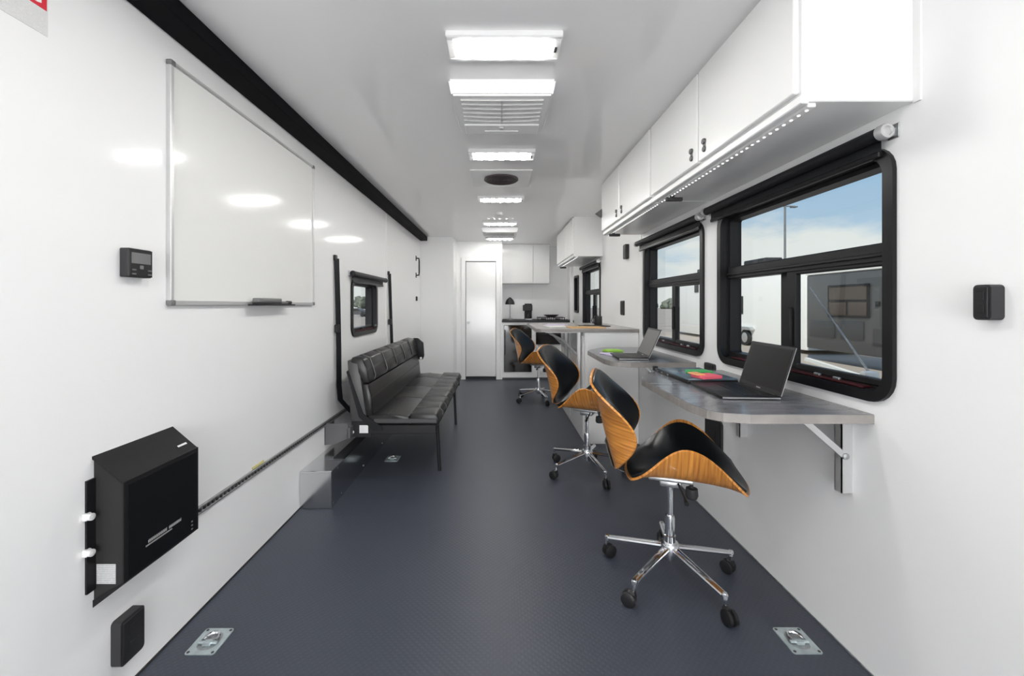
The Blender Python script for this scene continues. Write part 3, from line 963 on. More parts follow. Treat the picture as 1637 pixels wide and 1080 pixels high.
# hooked side strap of the backrest
bm = bmesh.new()
prism(bm, [(-1.045, 0.74), (-1.035, 0.75), (-0.93, 0.45), (-0.80, 0.36), (-0.795, 0.335), (-0.86, 0.335), (-0.96, 0.43)], 'Y', YA - 0.010, YA - 0.002)
ob('side_strap', bm, BLKR, t)
pad('end_pad', [(-0.955, 0.60), (-0.845, 0.59), (-0.83, 0.63), (-0.84, 0.78), (-0.90, 0.83), (-0.955, 0.83)], YB + 0.002, YB + 0.05, BLKR, t, 0.010)
bm = bmesh.new(); lathe(bm, [(0.0, -0.010), (0.012, -0.008), (0.014, 0)], (-0.862, YB + 0.002, 0.608), 12, 'Y'); ob('bolt', bm, PLASW, t, smooth=True)

def belt(y, z1, pts, zb, label):
    t = thing('shoulder_belt', label, 'belt', (XL, y, 0.42), 'black shoulder belts hanging on the left wall')
    bm = bmesh.new()
    n = len(pts)
    A = []
    for (yy, xx, zz) in pts:
        A.append([bm.verts.new((xx, yy - 0.022, zz)), bm.verts.new((xx - 0.003, yy - 0.020, zz)), bm.verts.new((xx + 0.017, yy + 0.020, zz)), bm.verts.new((xx + 0.020, yy + 0.018, zz))])
    for i in range(n - 1):
        for k in range(4):
            bm.faces.new((A[i][k], A[i][(k + 1) % 4], A[i + 1][(k + 1) % 4], A[i + 1][k]))
    bm.faces.new(A[0]); bm.faces.new(A[-1])
    ob('webbing', bm, BLKR, t)
    box('anchor', GRYP, XL, XL + 0.02, y - 0.018, y + 0.018, z1 - 0.01, z1 + 0.03, t, 0.004)
    box('buckle', BLKP, XL + 0.006, XL + 0.035, y - 0.01 , y + 0.035, zb - 0.03, zb + 0.03, t, 0.005)
belt(3.03, 1.525, [(3.03, XL + 0.010, 1.53), (3.04, XL + 0.016, 1.2), (3.045, XL + 0.020, 0.9), (3.045, XL + 0.022, 0.62), (3.05, XL + 0.030, 0.52), (3.09, XL + 0.06, 0.46), (3.14, XL + 0.09, 0.40)], 1.03, 'black shoulder belt hanging at the near end of the bench')
belt(4.50, 1.525, [(4.50, XL + 0.010, 1.53), (4.53, XL + 0.016, 1.1), (4.56, XL + 0.020, 0.78), (4.56, XL + 0.020, 0.50)], 1.02, 'black shoulder belt hanging beyond the small window, at the far end of the bench')

# ------------------------------------------------------------------ tie-down rings in the floor
def tie_down(x, y, label):
    t = thing('tie_down_ring', label, 'tie-down', (x, y, 0), 'zinc tie-down rings set in the floor')
    bm = bmesh.new()
    o = rrect(x - 0.052, x + 0.052, y - 0.060, y + 0.060, 0.010, 3)
    i = rrect(x - 0.034, x + 0.034, y - 0.042, y + 0.042, 0.030, 3)
    for za, zb_ in ((0.0, 0.003),):
        O0 = [bm.verts.new((*p, za)) for p in o]; I0 = [bm.verts.new((*p, za)) for p in i]
        O1 = [bm.verts.new((*p, zb_)) for p in o]; I1 = [bm.verts.new((*p, zb_)) for p in i]
        n = len(o)
        for k in range(n):
            q = (k + 1) % n
            bm.faces.new((O1[k], O1[q], I1[q], I1[k])); bm.faces.new((O0[k], O0[q], O1[q], O1[k])); bm.faces.new((I0[k], I1[k], I1[q], I0[q]))
    ob('mounting_plate', bm, ZINC, t, smooth=True)
    bm = bmesh.new(); prism(bm, i, 'Z', 0.0004, 0.0010); ob('recess_cup', bm, ALUD, t)
    bm = bmesh.new()
    tube(bm, [(x + 0.025 * math.cos(a), y + 0.006 + 0.028 * math.sin(a), 0.008) for a in [PI * k / 10 for k in range(-1, 12)]], 0.0052, 8)
    ob('ring', bm, CHROME, t, smooth=True)
    bm = bmesh.new(); tube(bm, [(x - 0.032, y - 0.012, 0.007), (x + 0.032, y - 0.012, 0.007)], 0.0055, 8); bx(bm, x - 0.014, x + 0.014, y - 0.024, y - 0.002, 0.001, 0.012, 0.002)
    ob('hinge_bar', bm, ZINC, t)
    for dx in (-0.042, 0.042):
        for dy in (-0.050, 0.050):
            bm = bmesh.new(); lathe(bm, [(0.005, 0.003), (0.005, 0.0042), (0, 0.005)], (x + dx, y + dy, 0), 8); ob('screw', bm, STEELD, t)
tie_down(-1.028, 1.516, 'zinc floor tie-down ring near the left wall in front')
tie_down(1.066, 1.520, 'zinc floor tie-down ring near the right wall in front')
tie_down(-0.825, 3.32, 'small floor tie-down ring beneath the bench')

# ------------------------------------------------------------------ desks
def desk(y0, y1, label):
    x0 = 0.682
    t = thing('fold_down_desk', label, 'desk', (XR, (y0 + y1) / 2, 0.846), 'grey laminate wall desks')
    poly = [(XR, y0), (0.811, y0), (0.735, y0 + 0.022), (0.700, y0 + 0.062), (x0, y0 + 0.16), (x0, y1 - 0.28), (0.72, y1 - 0.19), (0.85, y1 - 0.02), (0.90, y1), (XR, y1)]
    bm = bmesh.new(); prism(bm, poly, 'Z', 0.817, 0.845)
    ob('edge_band', bm, LAMED, t)
    bm = bmesh.new()
    c = Vector((0.95, (y0 + y1) / 2))
    prism(bm, [(p[0] + (0.0015 if p[0] < XR else 0), p[1] + (0.0015 if p[1] < c.y else -0.0015)) for p in poly], 'Z', 0.845, 0.847)
    ob('laminate_top', bm, LAMI, t)
    for yb in (y0 + 0.085, y0 + 0.70):
        bm = bmesh.new()
        bx(bm, XR - 0.038, XR - 0.034, yb, yb + 0.03, 0.556, 0.817); bx(bm, XR - 0.038, XR, yb + 0.027, yb + 0.030, 0.556, 0.817); bx(bm, XR - 0.038, XR, yb, yb + 0.003, 0.556, 0.817)
        br = ob('wall_upright', bm, ALUL, t)
        bm = bmesh.new(); bx(bm, 0.80, XR - 0.038, yb + 0.002, yb + 0.028, 0.803, 0.817, 0.002); ob('support_arm', bm, ALUL, t)
        bm = bmesh.new()
        a, b = Vector((XR - 0.03, yb - 0.003, 0.685)), Vector((1.035, yb - 0.003, 0.812))
        d = (b - a).normalized(); nrm = Vector((-d.z, 0, d.x)) * 0.010
        vs = [a - nrm, a + nrm, b + nrm, b - nrm]
        prism(bm, [(v.x, v.z) for v in vs], 'Y', yb - 0.006, yb + 0.002)
        ob('strut', bm, ALUL, t)
        bm = bmesh.new(); lathe(bm, [(0, -0.012), (0.011, -0.010), (0.011, 0)], (XR - 0.03, yb - 0.002, 0.685), 10, 'Y'); ob('pivot', bm, ALUD, t)
desk(1.369, 2.310, 'grey slate-look desk nearest the viewer, holding the black open laptop')
desk(2.604, 3.540, 'grey desk behind the nearest one, holding the laptop with green papers')

# high counter on the white base cabinet
bc = t = thing('base_cabinet', 'low white cabinet standing under the far end of the high counter', 'cabinet', (0.98, 4.35, 0))
box('cabinet_body', CABW, 0.745, XR - 0.001, 3.67, 5.04, 0, 0.962, t, 0.003)
box('front_panel', CABW, 0.765, XR - 0.004, 3.662, 3.67, 0.02, 0.945, t, 0.002)
for k in range(2):
    d = box('side_door', CABW, 0.737, 0.745, 3.72 + k * 0.66, 4.36 + k * 0.66, 0.06, 0.93, t, 0.002)
t = thing('high_counter', 'pale laminate counter jutting out beyond the desks, with papers on it', 'counter', (0.75, 4.3, 0.963))
poly = [(XR - 0.001, 3.655), (0.36, 3.655), (0.325, 3.70), (0.325, 4.86), (0.36, 4.90), (XR - 0.001, 4.90)]
bm = bmesh.new(); prism(bm, poly, 'Z', 0.963, 0.990); ob('edge_band', bm, LAMED, t)
bm = bmesh.new(); prism(bm, poly, 'Z', 0.990, 0.9925); ob('laminate_top', bm, LAMC, t)
for yb in (3.80, 4.52):
    bm = bmesh.new(); bx(bm, 0.705, 0.737, yb, yb + 0.004, 0.45, 0.962); bx(bm, 0.733, 0.737, yb, yb + 0.04, 0.45, 0.962); bx(bm, 0.705, 0.737, yb + 0.036, yb + 0.04, 0.45, 0.962)
    ob('wall_upright', bm, ALUL, bc)
    bm = bmesh.new(); tube(bm, [(0.72, yb + 0.02, 0.74), (0.66, yb + 0.02, 0.80), (0.58, yb + 0.02, 0.88), (0.46, yb + 0.02, 0.944)], 0.011, 8); ob('strut', bm, ALUL, bc, smooth=True)
    bm = bmesh.new(); bx(bm, 0.42, 0.737, yb + 0.004, yb + 0.036, 0.948, 0.962, 0.002); ob('support_arm', bm, ALUL, bc)

# things on the high counter
t = thing('mug', 'dark mug on the high counter beside the wall', 'mug', (1.02, 4.36, 0.9925))
bm = bmesh.new(); lathe(bm, [(0.036, 0), (0.041, 0.01), (0.041, 0.092), (0.037, 0.092), (0.036, 0.012), (0.0, 0.010)], (1.02, 4.36, 0.9925), 20); ob('cup', bm, KEYS, t, smooth=True)
bm = bmesh.new(); tube(bm, [(0.982, 4.35, 1.068), (0.957, 4.345, 1.062), (0.950, 4.345, 1.038), (0.960, 4.345, 1.018), (0.983, 4.35, 1.014)], 0.005, 6); ob('mug_handle', bm, KEYS, t, smooth=True)
def sheet(name, m, x, y, w_, d_, z, h, rz, label, cat, group=None, bev=0.0):
    bm = bmesh.new(); bx(bm, -w_ / 2, w_ / 2, -d_ / 2, d_ / 2, 0, h, bev)
    o = ob(name, bm, m); o.location = (x, y, z); o.rotation_euler = (0, 0, rz)
    return tag(o, label, cat, group)
sheet('paper_sheet', PAPER, 0.56, 4.10, 0.21, 0.297, 0.9925, 0.0012, 0.15, 'white papers on the left part of the high counter', 'paper')
sheet('paper_sheet', LILAC, 0.60, 4.45, 0.21, 0.28, 0.9925, 0.0012, -0.3, 'lilac-tinted sheet on the high counter behind the white papers', 'paper')
sheet('folder', TAN, 0.79, 3.86, 0.31, 0.24, 0.9925, 0.008, 0.05, 'tan folder on the front edge of the high counter', 'folder', bev=0.001)
sheet('tablet', KEYS, 0.93, 4.13, 0.26, 0.18, 0.9925, 0.008, 0.1, 'thin black tablet on the high counter near the mug', 'tablet', bev=0.002)

# ------------------------------------------------------------------ laptops
def laptop(label, W, D, Hs, tilt, group=None, edge=LAPE, shell=LAPT, screen=SCRN):
    """local: hinge along Y at x=D/2 ... keyboard towards -X; built round the origin"""
    t = thing('laptop', label, 'laptop', (0, 0, 0), group)
    bm = bmesh.new(); bx(bm, -D / 2, D / 2, -W / 2, W / 2, 0.002, 0.013, 0.003, 2); b = ob('laptop_base', bm, shell, t, smooth=True)
    bm = bmesh.new(); bx(bm, -D / 2 + 0.002, D / 2 - 0.004, -W / 2 - 0.0006, W / 2 + 0.0006, 0.004, 0.009); ob('metal_edge', bm, edge, b)
    bm = bmesh.new()
    for r_ in range(5):
        for c_ in range(13):
            if r_ == 0 and 3 < c_ < 9: continue
            x = -0.015 + r_ * 0.0185; y = -W * 0.43 + c_ * W * 0.0665
            bx(bm, x, x + 0.0155, y, y + W * 0.058, 0.013, 0.0145)
    bx(bm, -0.015, 0.0005, -W * 0.43 + 4 * W * 0.0665, -W * 0.43 + 8.9 * W * 0.0665, 0.013, 0.0145)
    ob('keyboard', bm, KEYS, b, kind='stuff')
    box('touchpad', GRYP, -D / 2 + 0.015, -0.027, -0.045, 0.045, 0.0128, 0.0134, b)
    bm = bmesh.new(); bx(bm, 0, 0.006, -W / 2, W / 2, 0, Hs, 0.0025)
    bm2 = bmesh.new(); bx(bm2, -0.0008, 0.0002, -W / 2 + 0.010, W / 2 - 0.010, 0.018, Hs - 0.012)
    bm3 = bmesh.new(); bx(bm3, 0.002, 0.0048, -W / 2 - 0.0006, W / 2 + 0.0006, 0.003, Hs - 0.002)
    bm4 = bmesh.new(); bx(bm4, -0.0012, -0.0002, -0.014, 0.014, 0.006, 0.0105)
    for q in (bm, bm2, bm3, bm4):
        bmesh.ops.rotate(q, cent=(0, 0, 0), matrix=Matrix.Rotation(tilt, 3, 'Y'), verts=q.verts[:])
        bmesh.ops.translate(q, verts=q.verts[:], vec=(D / 2 - 0.006, 0, 0.012))
    lid = ob('laptop_lid', bm, shell, t)
    ob('screen', bm2, screen, lid); ob('metal_edge', bm3, edge, lid); ob('logo', bm4, LAPE, lid)
    bm = bmesh.new(); tube(bm, [(D / 2 - 0.004, -W * 0.4, 0.012), (D / 2 - 0.004, W * 0.4, 0.012)], 0.005, 8); ob('hinge', bm, BLKP, t)
    return t
lp = laptop('open black laptop on the near desk, screen facing left', 0.300, 0.215, 0.192, R(17))
lp.location = (0.948, 1.728, 0.847); lp.rotation_euler = (0, 0, R(-3))
lp2 = laptop('open laptop with grey screen on the second desk below the far window', 0.30, 0.19, 0.20, R(24), screen=mat('grey_screen', (0.12, 0.11, 0.105), 0.3))
lp2.location = (0.875, 2.86, 0.847); lp2.rotation_euler = (0, 0, R(-4))

t = thing('closed_laptop', 'closed blue-grey laptop on the near desk beyond the open one', 'laptop', (0.955, 2.07, 0.847))
bm = bmesh.new(); bx(bm, 0.838, 1.068, 1.900, 2.250, 0.849, 0.862, 0.003, 2); ob('laptop_base', bm, BLKP, t, smooth=True)
bm = bmesh.new(); bx(bm, 0.842, 1.068, 1.903, 2.247, 0.862, 0.869, 0.002, 2); ob('laptop_lid', bm, BLUEG, t, smooth=True)
for yy in (2.10, 2.17, 2.225): box('port', LAPE, 0.8365, 0.839, yy, yy + 0.014, 0.852, 0.858, t)
t.rotation_euler = (0, 0, R(2))
t = thing('power_plug', 'small black plug standing at the far tip of the near desk', 'plug', (0.84, 2.275, 0.847))
bm = bmesh.new(); bx(bm, 0.828, 0.852, 2.268, 2.290, 0.847, 0.872, 0.004, 2); ob('plug_body', bm, BLKP, t)
bm = bmesh.new(); bx(bm, 0.836, 0.844, 2.262, 2.269, 0.850, 0.864, 0.001); ob('plug_pin', bm, LAPE, t)
sheet('sticky_note_pad', PINK, 0.945, 1.935, 0.10, 0.085, 0.869, 0.014, 0.25, 'pink sticky note pad on the closed laptop', 'note pad', 'bright sticky note pads', 0.002)
sheet('sticky_note_pad', ORNG, 0.905, 1.945, 0.045, 0.075, 0.883, 0.005, 0.1, 'small orange sticky note pad on top of the pink one', 'note pad', 'bright sticky note pads', 0.001)
sheet('sticky_note_pad', GREEN, 0.965, 2.045, 0.10, 0.075, 0.869, 0.016, 0.1, 'green sticky note pad behind the pink one', 'note pad', 'bright sticky note pads', 0.002)
sheet('sticky_note_pad', LIME, 0.865, 3.22, 0.12, 0.10, 0.847, 0.014, 0.2, 'lime green note pad on the second desk by its laptop', 'note pad', 'bright sticky note pads', 0.002)
sheet('notebook', LILAC, 0.80, 3.02, 0.10, 0.16, 0.847, 0.006, 0.3, 'thin lilac notebook beside the laptop on the second desk', 'notebook', bev=0.001)

# ------------------------------------------------------------------ chairs
def shell_pt(kind, s, t):
    a = abs(t)
    if kind == 'seat':
        bell = max(0.0, math.cos(PI * s / 2)) ** (0.95 if s > 0 else 1.6)
        wid = 0.235 * (1 - 0.20 * abs(s) ** 3)
        x = 0.245 * s - 0.01 * a * a * s
        y = t * wid
        z = 0.464 - 0.010 * max(0, s) ** 2 + 0.014 * max(0, -s) ** 2 + 0.178 * bell * a ** 2.6
        return Vector((x, y, z))
    bell = max(0.0, math.cos(PI * min(1, abs(s + 0.05)) / 2)) ** 1.3
    wid = 0.235 * (1 - (0.30 if s > 0 else 0.5) * abs(s) ** 3.0)
    x = -0.275 - 0.105 * (s + 1) / 2 - 0.012 * math.cos(PI * s / 2) + 0.150 * bell * a ** 2.1
    y = t * wid
    z = 0.682 + 0.220 * s - 0.020 * a * a * s
    return Vector((x, y, z))


def shell(kind, off0, off1, shrink, m, parent, name, puff=0.0, ns=26, nt_=22):
    """closed skin between two offsets along the normal"""
    bm = bmesh.new()
    uvl = bm.loops.layers.uv.new('UVMap')
    def P(s, t, o):
        e_ = 0.01
        p = shell_pt(kind, s, t)
        ds = shell_pt(kind, min(1, s + e_), t) - shell_pt(kind, max(-1, s - e_), t)
        dt = shell_pt(kind, s, min(1, t + e_)) - shell_pt(kind, s, max(-1, t - e_))
        n = ds.cross(dt).normalized()
        if kind == 'back': n = -n
        return p + n * o
    grid = {}
    for L_, base in ((0, off0), (1, off1)):
        for i in range(ns + 1):
            for j in range(nt_ + 1):
                s0, t0 = 2 * i / ns - 1, 2 * j / nt_ - 1
                ed = (1 - abs(s0) ** 6) * (1 - abs(t0) ** 6)
                # rounded plan: pull the corners in
                k = 1 - 0.10 * (abs(s0) * abs(t0)) ** 2
                s, tt = s0 * shrink * k, t0 * shrink * k
                o = base + (puff * ed if L_ else 0)
                grid[L_, i, j] = (bm.verts.new(P(s, tt, o)), (t0 * 0.5 + 0.5, s0 * 0.5 + 0.5))
    def face(keys):
        f = bm.faces.new([grid[k][0] for k in keys])
        for lp_, k in zip(f.loops, keys): lp_[uvl].uv = grid[k][1]
        return f
    for i in range(ns):
        for j in range(nt_):
            face([(0, i, j), (0, i, j + 1), (0, i + 1, j + 1), (0, i + 1, j)])
            face([(1, i, j), (1, i + 1, j), (1, i + 1, j + 1), (1, i, j + 1)])
    for i in range(ns):
        for j in (0, nt_):
            face([(0, i, j), (0, i + 1, j), (1, i + 1, j), (1, i, j)])
    for j in range(nt_):
        for i in (0, ns):
            face([(0, i, j), (0, i, j + 1), (1, i, j + 1), (1, i, j)])
    return ob(name, bm, m, parent, smooth=True)


def make_chair(label, base_rot):
    t = thing('swivel_chair', label, 'chair', (0, 0, 0), 'bent wood swivel chairs by the desks')
    s = shell('seat', -0.009, 0.0, 1.0, WOOD, t, 'seat_shell')
    shell('seat', 0.0005, 0.010, 0.965, LEATH, s, 'seat_cushion', puff=0.020)
    b = shell('back', -0.009, 0.0, 1.0, WOOD, t, 'back_shell')
    shell('back', 0.0005, 0.010, 0.965, LEATH, b, 'back_cushion', puff=0.020)
    # the steel link from seat to back
    bm = bmesh.new()
    pts = [(-0.05, 0.455), (-0.17, 0.452), (-0.25, 0.452), (-0.297, 0.47), (-0.313, 0.52), (-0.330, 0.58)]
    for i in range(len(pts) - 1):
        (xa, za), (xb, zb) = pts[i], pts[i + 1]
        d = Vector((xb - xa, zb - za)).normalized() * 0.002; nx, nz_ = -d.y, d.x
        prism(bm, [(xa - nx - d.x, za - nz_ - d.y), (xa + nx - d.x, za + nz_ - d.y), (xb + nx + d.x, zb + nz_ + d.y), (xb - nx + d.x, zb - nz_ + d.y)], 'Y', -0.035, 0.035)
    ob('back_link', bm, STEELD, t)
    # mechanism
    bm = bmesh.new(); bx(bm, -0.09, 0.09, -0.055, 0.055, 0.438, 0.456, 0.006, 2); bx(bm, -0.045, 0.045, -0.04, 0.04, 0.408, 0.440, 0.010, 2)
    mech = ob('tilt_mechanism', bm, ALUD, t, smooth=True)
    bm = bmesh.new(); tube(bm, [(0.03, -0.02, 0.43), (0.05, -0.16, 0.425), (0.055, -0.20, 0.418)], [0.005, 0.005, 0.009], 8); ob('height_lever', bm, BLKP, t, smooth=True)
    bm = bmesh.new(); tube(bm, [(0.085, 0, 0.44), (0.088, 0, 0.40)], 0.008, 8); lathe(bm, [(0.0, 0.36), (0.022, 0.362), (0.027, 0.375), (0.024, 0.405), (0.0, 0.408)], (0.088, 0, 0), 14); ob('tension_knob', bm, GRYP, t, smooth=True)
    bm = bmesh.new(); tube(bm, [(0, 0, 0.42), (0, 0, 0.26)], 0.0125, 16); ob('gas_piston', bm, CHROME, t, smooth=True)
    bm = bmesh.new(); lathe(bm, [(0.0, 0.275), (0.019, 0.275), (0.021, 0.262), (0.021, 0.19), (0.025, 0.188), (0.025, 0.15), (0.0, 0.15)], (0, 0, 0), 18); ob('column_sleeve', bm, CHROME, t, smooth=True)
    bm = bmesh.new(); lathe(bm, [(0.0, 0.158), (0.036, 0.155), (0.040, 0.145), (0.038, 0.115), (0.026, 0.108), (0.022, 0.082), (0.0, 0.080)], (0, 0, 0), 20); ob('hub', bm, CHROME, t, smooth=True)
    for k in range(5):
        a = base_rot + 2 * PI * k / 5
        ca, sa = math.cos(a), math.sin(a)
        bm = bmesh.new()
        for sd in (-1, 1):
            w_ = 0.0085
            tube(bm, [(ca * 0.03 - sa * sd * w_, sa * 0.03 + ca * sd * w_, 0.136), (ca * 0.275 - sa * sd * w_ * 0.7, sa * 0.275 + ca * sd * w_ * 0.7, 0.098)], [0.0095, 0.008], 8)
        bx(bm, ca * 0.28 - 0.010, ca * 0.28 + 0.010, sa * 0.28 - 0.010, sa * 0.28 + 0.010, 0.082, 0.107, 0.003)
        leg = ob('base_arm', bm, CHROME, t, smooth=True)
        fa = a + 2.1 + k
        cx, cy = ca * 0.285, sa * 0.285
        ox, oy = math.cos(fa) * 0.018, math.sin(fa) * 0.018
        wx, wy = -math.sin(fa), math.cos(fa)
        bm = bmesh.new(); tube(bm, [(cx, cy, 0.092), (cx, cy, 0.050)], 0.006, 8); ob('caster_stem', bm, CHROME, leg, smooth=True)
        bm = bmesh.new()
        for sd in (-1, 1):
            c0 = Vector((cx + ox, cy + oy, 0.029)); wv_ = Vector((wx, wy, 0))
            tube(bm, [c0 + wv_ * sd * 0.004, c0 + wv_ * sd * 0.006, c0 + wv_ * sd * 0.018, c0 + wv_ * sd * 0.022], [0.025, 0.029, 0.0285, 0.020], 18)
        tube(bm, [Vector((cx, cy, 0.054)) - Vector((ox, oy, 0)) * 0.4, Vector((cx + ox, cy + oy, 0.048))], [0.012, 0.016], 8)
        ob('caster', bm, BLKP, leg, smooth=True)
    return t


ch = make_chair('nearest bent wood swivel chair with black padding, under the near desk', R(20 + 4))
CH_ROT = R(-20)
SEAT_OFF = 0.055       # the seat sits a little forward of the column
for root in [ch]:
    for c in root.children:
        if c.name.startswith(('seat_shell', 'back_shell', 'back_link')):
            c.location.x += SEAT_OFF
dup(ch, (0.64, 3.07, 0), R(-29), 'second bent wood swivel chair, directly behind the nearest one')
dup(ch, (0.50, 5.35, 0), R(-26), 'farthest bent wood swivel chair, at the high counter')
ch.location = (0.755, 1.875, 0)
ch.rotation_euler = (0, 0, CH_ROT)

# ------------------------------------------------------------------ kitchen alcove
t = thing('kitchen_counter', 'white kitchen counter with a thin dark top against the back wall', 'counter', (0.63, 7.15, 0))
bm = bmesh.new()
bx(bm, 0.052, 0.085, 6.85, 7.44, 0.03, 0.918); bx(bm, 0.535, 0.600, 6.85, 7.44, 0.03, 0.918); bx(bm, 1.12, 1.205, 6.85, 7.44, 0.03, 0.918)
bx(bm, 0.085, 1.12, 6.87, 7.44, 0.875, 0.918); bx(bm, 0.085, 1.12, 6.87, 7.44, 0.03, 0.115); bx(bm, 0.6, 1.12, 6.87, 7.44, 0.115, 0.56)
bx(bm, 0.085, 0.535, 6.85, 6.87, 0.875, 0.918); bx(bm, 0.085, 0.535, 6.85, 6.87, 0.03, 0.115); bx(bm, 0.6, 1.12, 6.85, 6.87, 0.76, 0.918)
ob('cabinet_carcass', bm, CABW, t)
box('worktop', GRYP, 0.052, 1.208, 6.82, 7.448, 0.918, 0.952, t, 0.004)
box('toe_kick', MIDG, 0.06, 1.2, 6.90, 7.40, 0.0, 0.03, t)
for z_ in (0.12, 0.34):
    d = box('drawer', CABW, 0.608, 1.112, 6.848, 6.868, z_, z_ + 0.205, t, 0.003)
    box('drawer_pull', ALUD, 0.80, 0.92, 6.838, 6.848, z_ + 0.16, z_ + 0.17, d, 0.002)
t = thing('fridge', 'black glass-fronted fridge built into the white counter beside the door', 'fridge', (0.31, 7.1, 0.12))
box('fridge_body', BLKP, 0.092, 0.528, 6.875, 7.40, 0.118, 0.872, t)
box('fridge_door', FRIDGE, 0.090, 0.530, 6.842, 6.872, 0.120, 0.870, t, 0.003)
box('fridge_handle', BLKM, 0.098, 0.112, 6.822, 6.842, 0.40, 0.80, t, 0.003)
t = thing('oven', 'black built-in oven front beneath the cooktop', 'oven', (0.86, 7.0, 0.57))
box('oven_body', BLKP, 0.61, 1.11, 6.872, 7.35, 0.565, 0.755, t)
box('oven_door', FRIDGE, 0.605, 1.115, 6.840, 6.870, 0.568, 0.755, t, 0.003)
bm = bmesh.new(); tube(bm, [(0.65, 6.822, 0.735), (1.07, 6.822, 0.735)], 0.006, 8); bx(bm, 0.655, 0.665, 6.822, 6.842, 0.73, 0.74); bx(bm, 1.055, 1.065, 6.822, 6.842, 0.73, 0.74)
ob('oven_handle', bm, STEELD, t)
t = thing('cooktop', 'black cooktop with raised grates on the kitchen worktop', 'cooktop', (0.86, 7.1, 0.952))
box('hob_plate', FRIDGE, 0.62, 1.12, 6.90, 7.32, 0.952, 0.962, t, 0.003)
for cx in (0.75, 0.99):
    bm = bmesh.new(); lathe(bm, [(0.05, 0.962), (0.045, 0.975), (0.0, 0.977)], (cx, 7.11, 0), 16); ob('burner', bm, VENT, t, smooth=True)
    bm = bmesh.new()
    for dd in (-0.09, 0, 0.09):
        bx(bm, cx + dd - 0.005, cx + dd + 0.005, 6.96, 7.26, 0.985, 0.995)
        bx(bm, cx - 0.10, cx + 0.10, 7.11 + dd * 1.5 - 0.005, 7.11 + dd * 1.5 + 0.005, 0.985, 0.995)
    for sx in (-0.09, 0.09):
        for sy in (-0.14, 0.14): bx(bm, cx + sx - 0.005, cx + sx + 0.005, 7.11 + sy - 0.005, 7.11 + sy + 0.005, 0.962, 0.987)
    ob('pan_grate', bm, KEYS, t)
t = thing('bowl', 'low dark bowl on the cooktop', 'bowl', (0.88, 7.1, 0.995))
bm = bmesh.new(); lathe(bm, [(0.05, 0.995), (0.09, 1.01), (0.13, 1.035), (0.125, 1.035), (0.085, 1.013), (0.0, 1.003)], (0.88, 7.1, 0), 20); ob('bowl_body', bm, VENT, t, smooth=True)
t = thing('table_lamp', 'small lamp with a black dome shade on the kitchen worktop', 'lamp', (0.19, 7.08, 0.952))
bm = bmesh.new(); lathe(bm, [(0.05, 0.952), (0.05, 0.965), (0.02, 0.975), (0.0, 0.975)], (0.19, 7.08, 0), 16); ob('lamp_base', bm, ALUD, t, smooth=True)
bm = bmesh.new(); tube(bm, [(0.19, 7.08, 0.97), (0.19, 7.08, 1.24)], 0.006, 8); ob('stem', bm, ALUD, t, smooth=True)
bm = bmesh.new(); lathe(bm, [(0.080, 1.205), (0.074, 1.245), (0.055, 1.285), (0.025, 1.312), (0.012, 1.325), (0.0, 1.325)], (0.19, 7.08, 0), 20); ob('lamp_shade', bm, BLKP, t, smooth=True)
t = thing('coffee_maker', 'small black coffee maker right of the lamp', 'coffee maker', (0.48, 7.1, 0.952))
box('machine_body', BLKP, 0.44, 0.56, 7.14, 7.24, 0.952, 1.22, t, 0.006)
box('brew_head', GRYP, 0.405, 0.56, 7.02, 7.14, 1.10, 1.20, t, 0.008)
box('drip_tray', ALUD, 0.445, 0.555, 7.02, 7.14, 0.952, 0.972, t, 0.003)
bm = bmesh.new(); lathe(bm, [(0.038, 0.972), (0.045, 1.0), (0.042, 1.05), (0.03, 1.065), (0, 1.065)], (0.50, 7.08, 0), 14); ob('jug', bm, BLKP, t, smooth=True)
t = thing('wall_cupboard', 'flat white wall cupboard above the kitchen worktop on the back wall', 'cupboard', (0.6, 7.3, 1.557))
box('cabinet_body', CABW, 0.052, 0.86, 7.17, 7.45, 1.557, H, t, 0.002)
for a, b in ((0.056, 0.577), (0.583, 0.856)): box('cupboard_door', DOORW, a, b, 7.150, 7.168, 1.565, H - 0.01, t, 0.003)
box('backsplash_trim', TRIMW, 0.59, 0.60, 7.444, 7.45, 0.952, 1.557, t)

# ------------------------------------------------------------------ outdoors, seen through the windows
GZ = -0.75
bm = bmesh.new(); bx(bm, -160, 200, -120, 260, GZ - 0.2, GZ)
o = ob('ground', bm, ASPH, kind='structure')
t = thing('white_trailer', 'long white box trailer parked outside the right windows', 'trailer', (13.2, 23, GZ))
box('trailer_body', TRLW, 12.0, 14.5, 16.6, 29.5, GZ + 0.16, 3.04, t, 0.06, 2)
for a, b in ((21.7, 19.9), (26.8, 25.9)): box('roof_unit', BLKP, 12.5, 13.3, b, a, 3.04, 3.42, t, 0.04)
box('vent_hatch', GRYP, 11.96, 12.0, 20.85, 21.5, 0.75, 1.63, t, 0.08, 2)
box('marker_light', GRYP, 11.96, 12.0, 25.5, 26.0, 1.95, 2.5, t, 0.01)
for yy in (20.5, 21.6):
    bm = bmesh.new(); lathe(bm, [(0.0, -0.12), (0.28, -0.12), (0.38, -0.10), (0.38, 0.10), (0.0, 0.12)], (11.97, yy, GZ + 0.38), 20, 'X')
    wl = ob('wheel', bm, TYRE, t, smooth=True)
    bm = bmesh.new(); lathe(bm, [(0.0, -0.13), (0.10, -0.135), (0.24, -0.12), (0.0, -0.11)], (11.97, yy, GZ + 0.38), 16, 'X'); ob('wheel_hub', bm, ALU, wl, smooth=True)
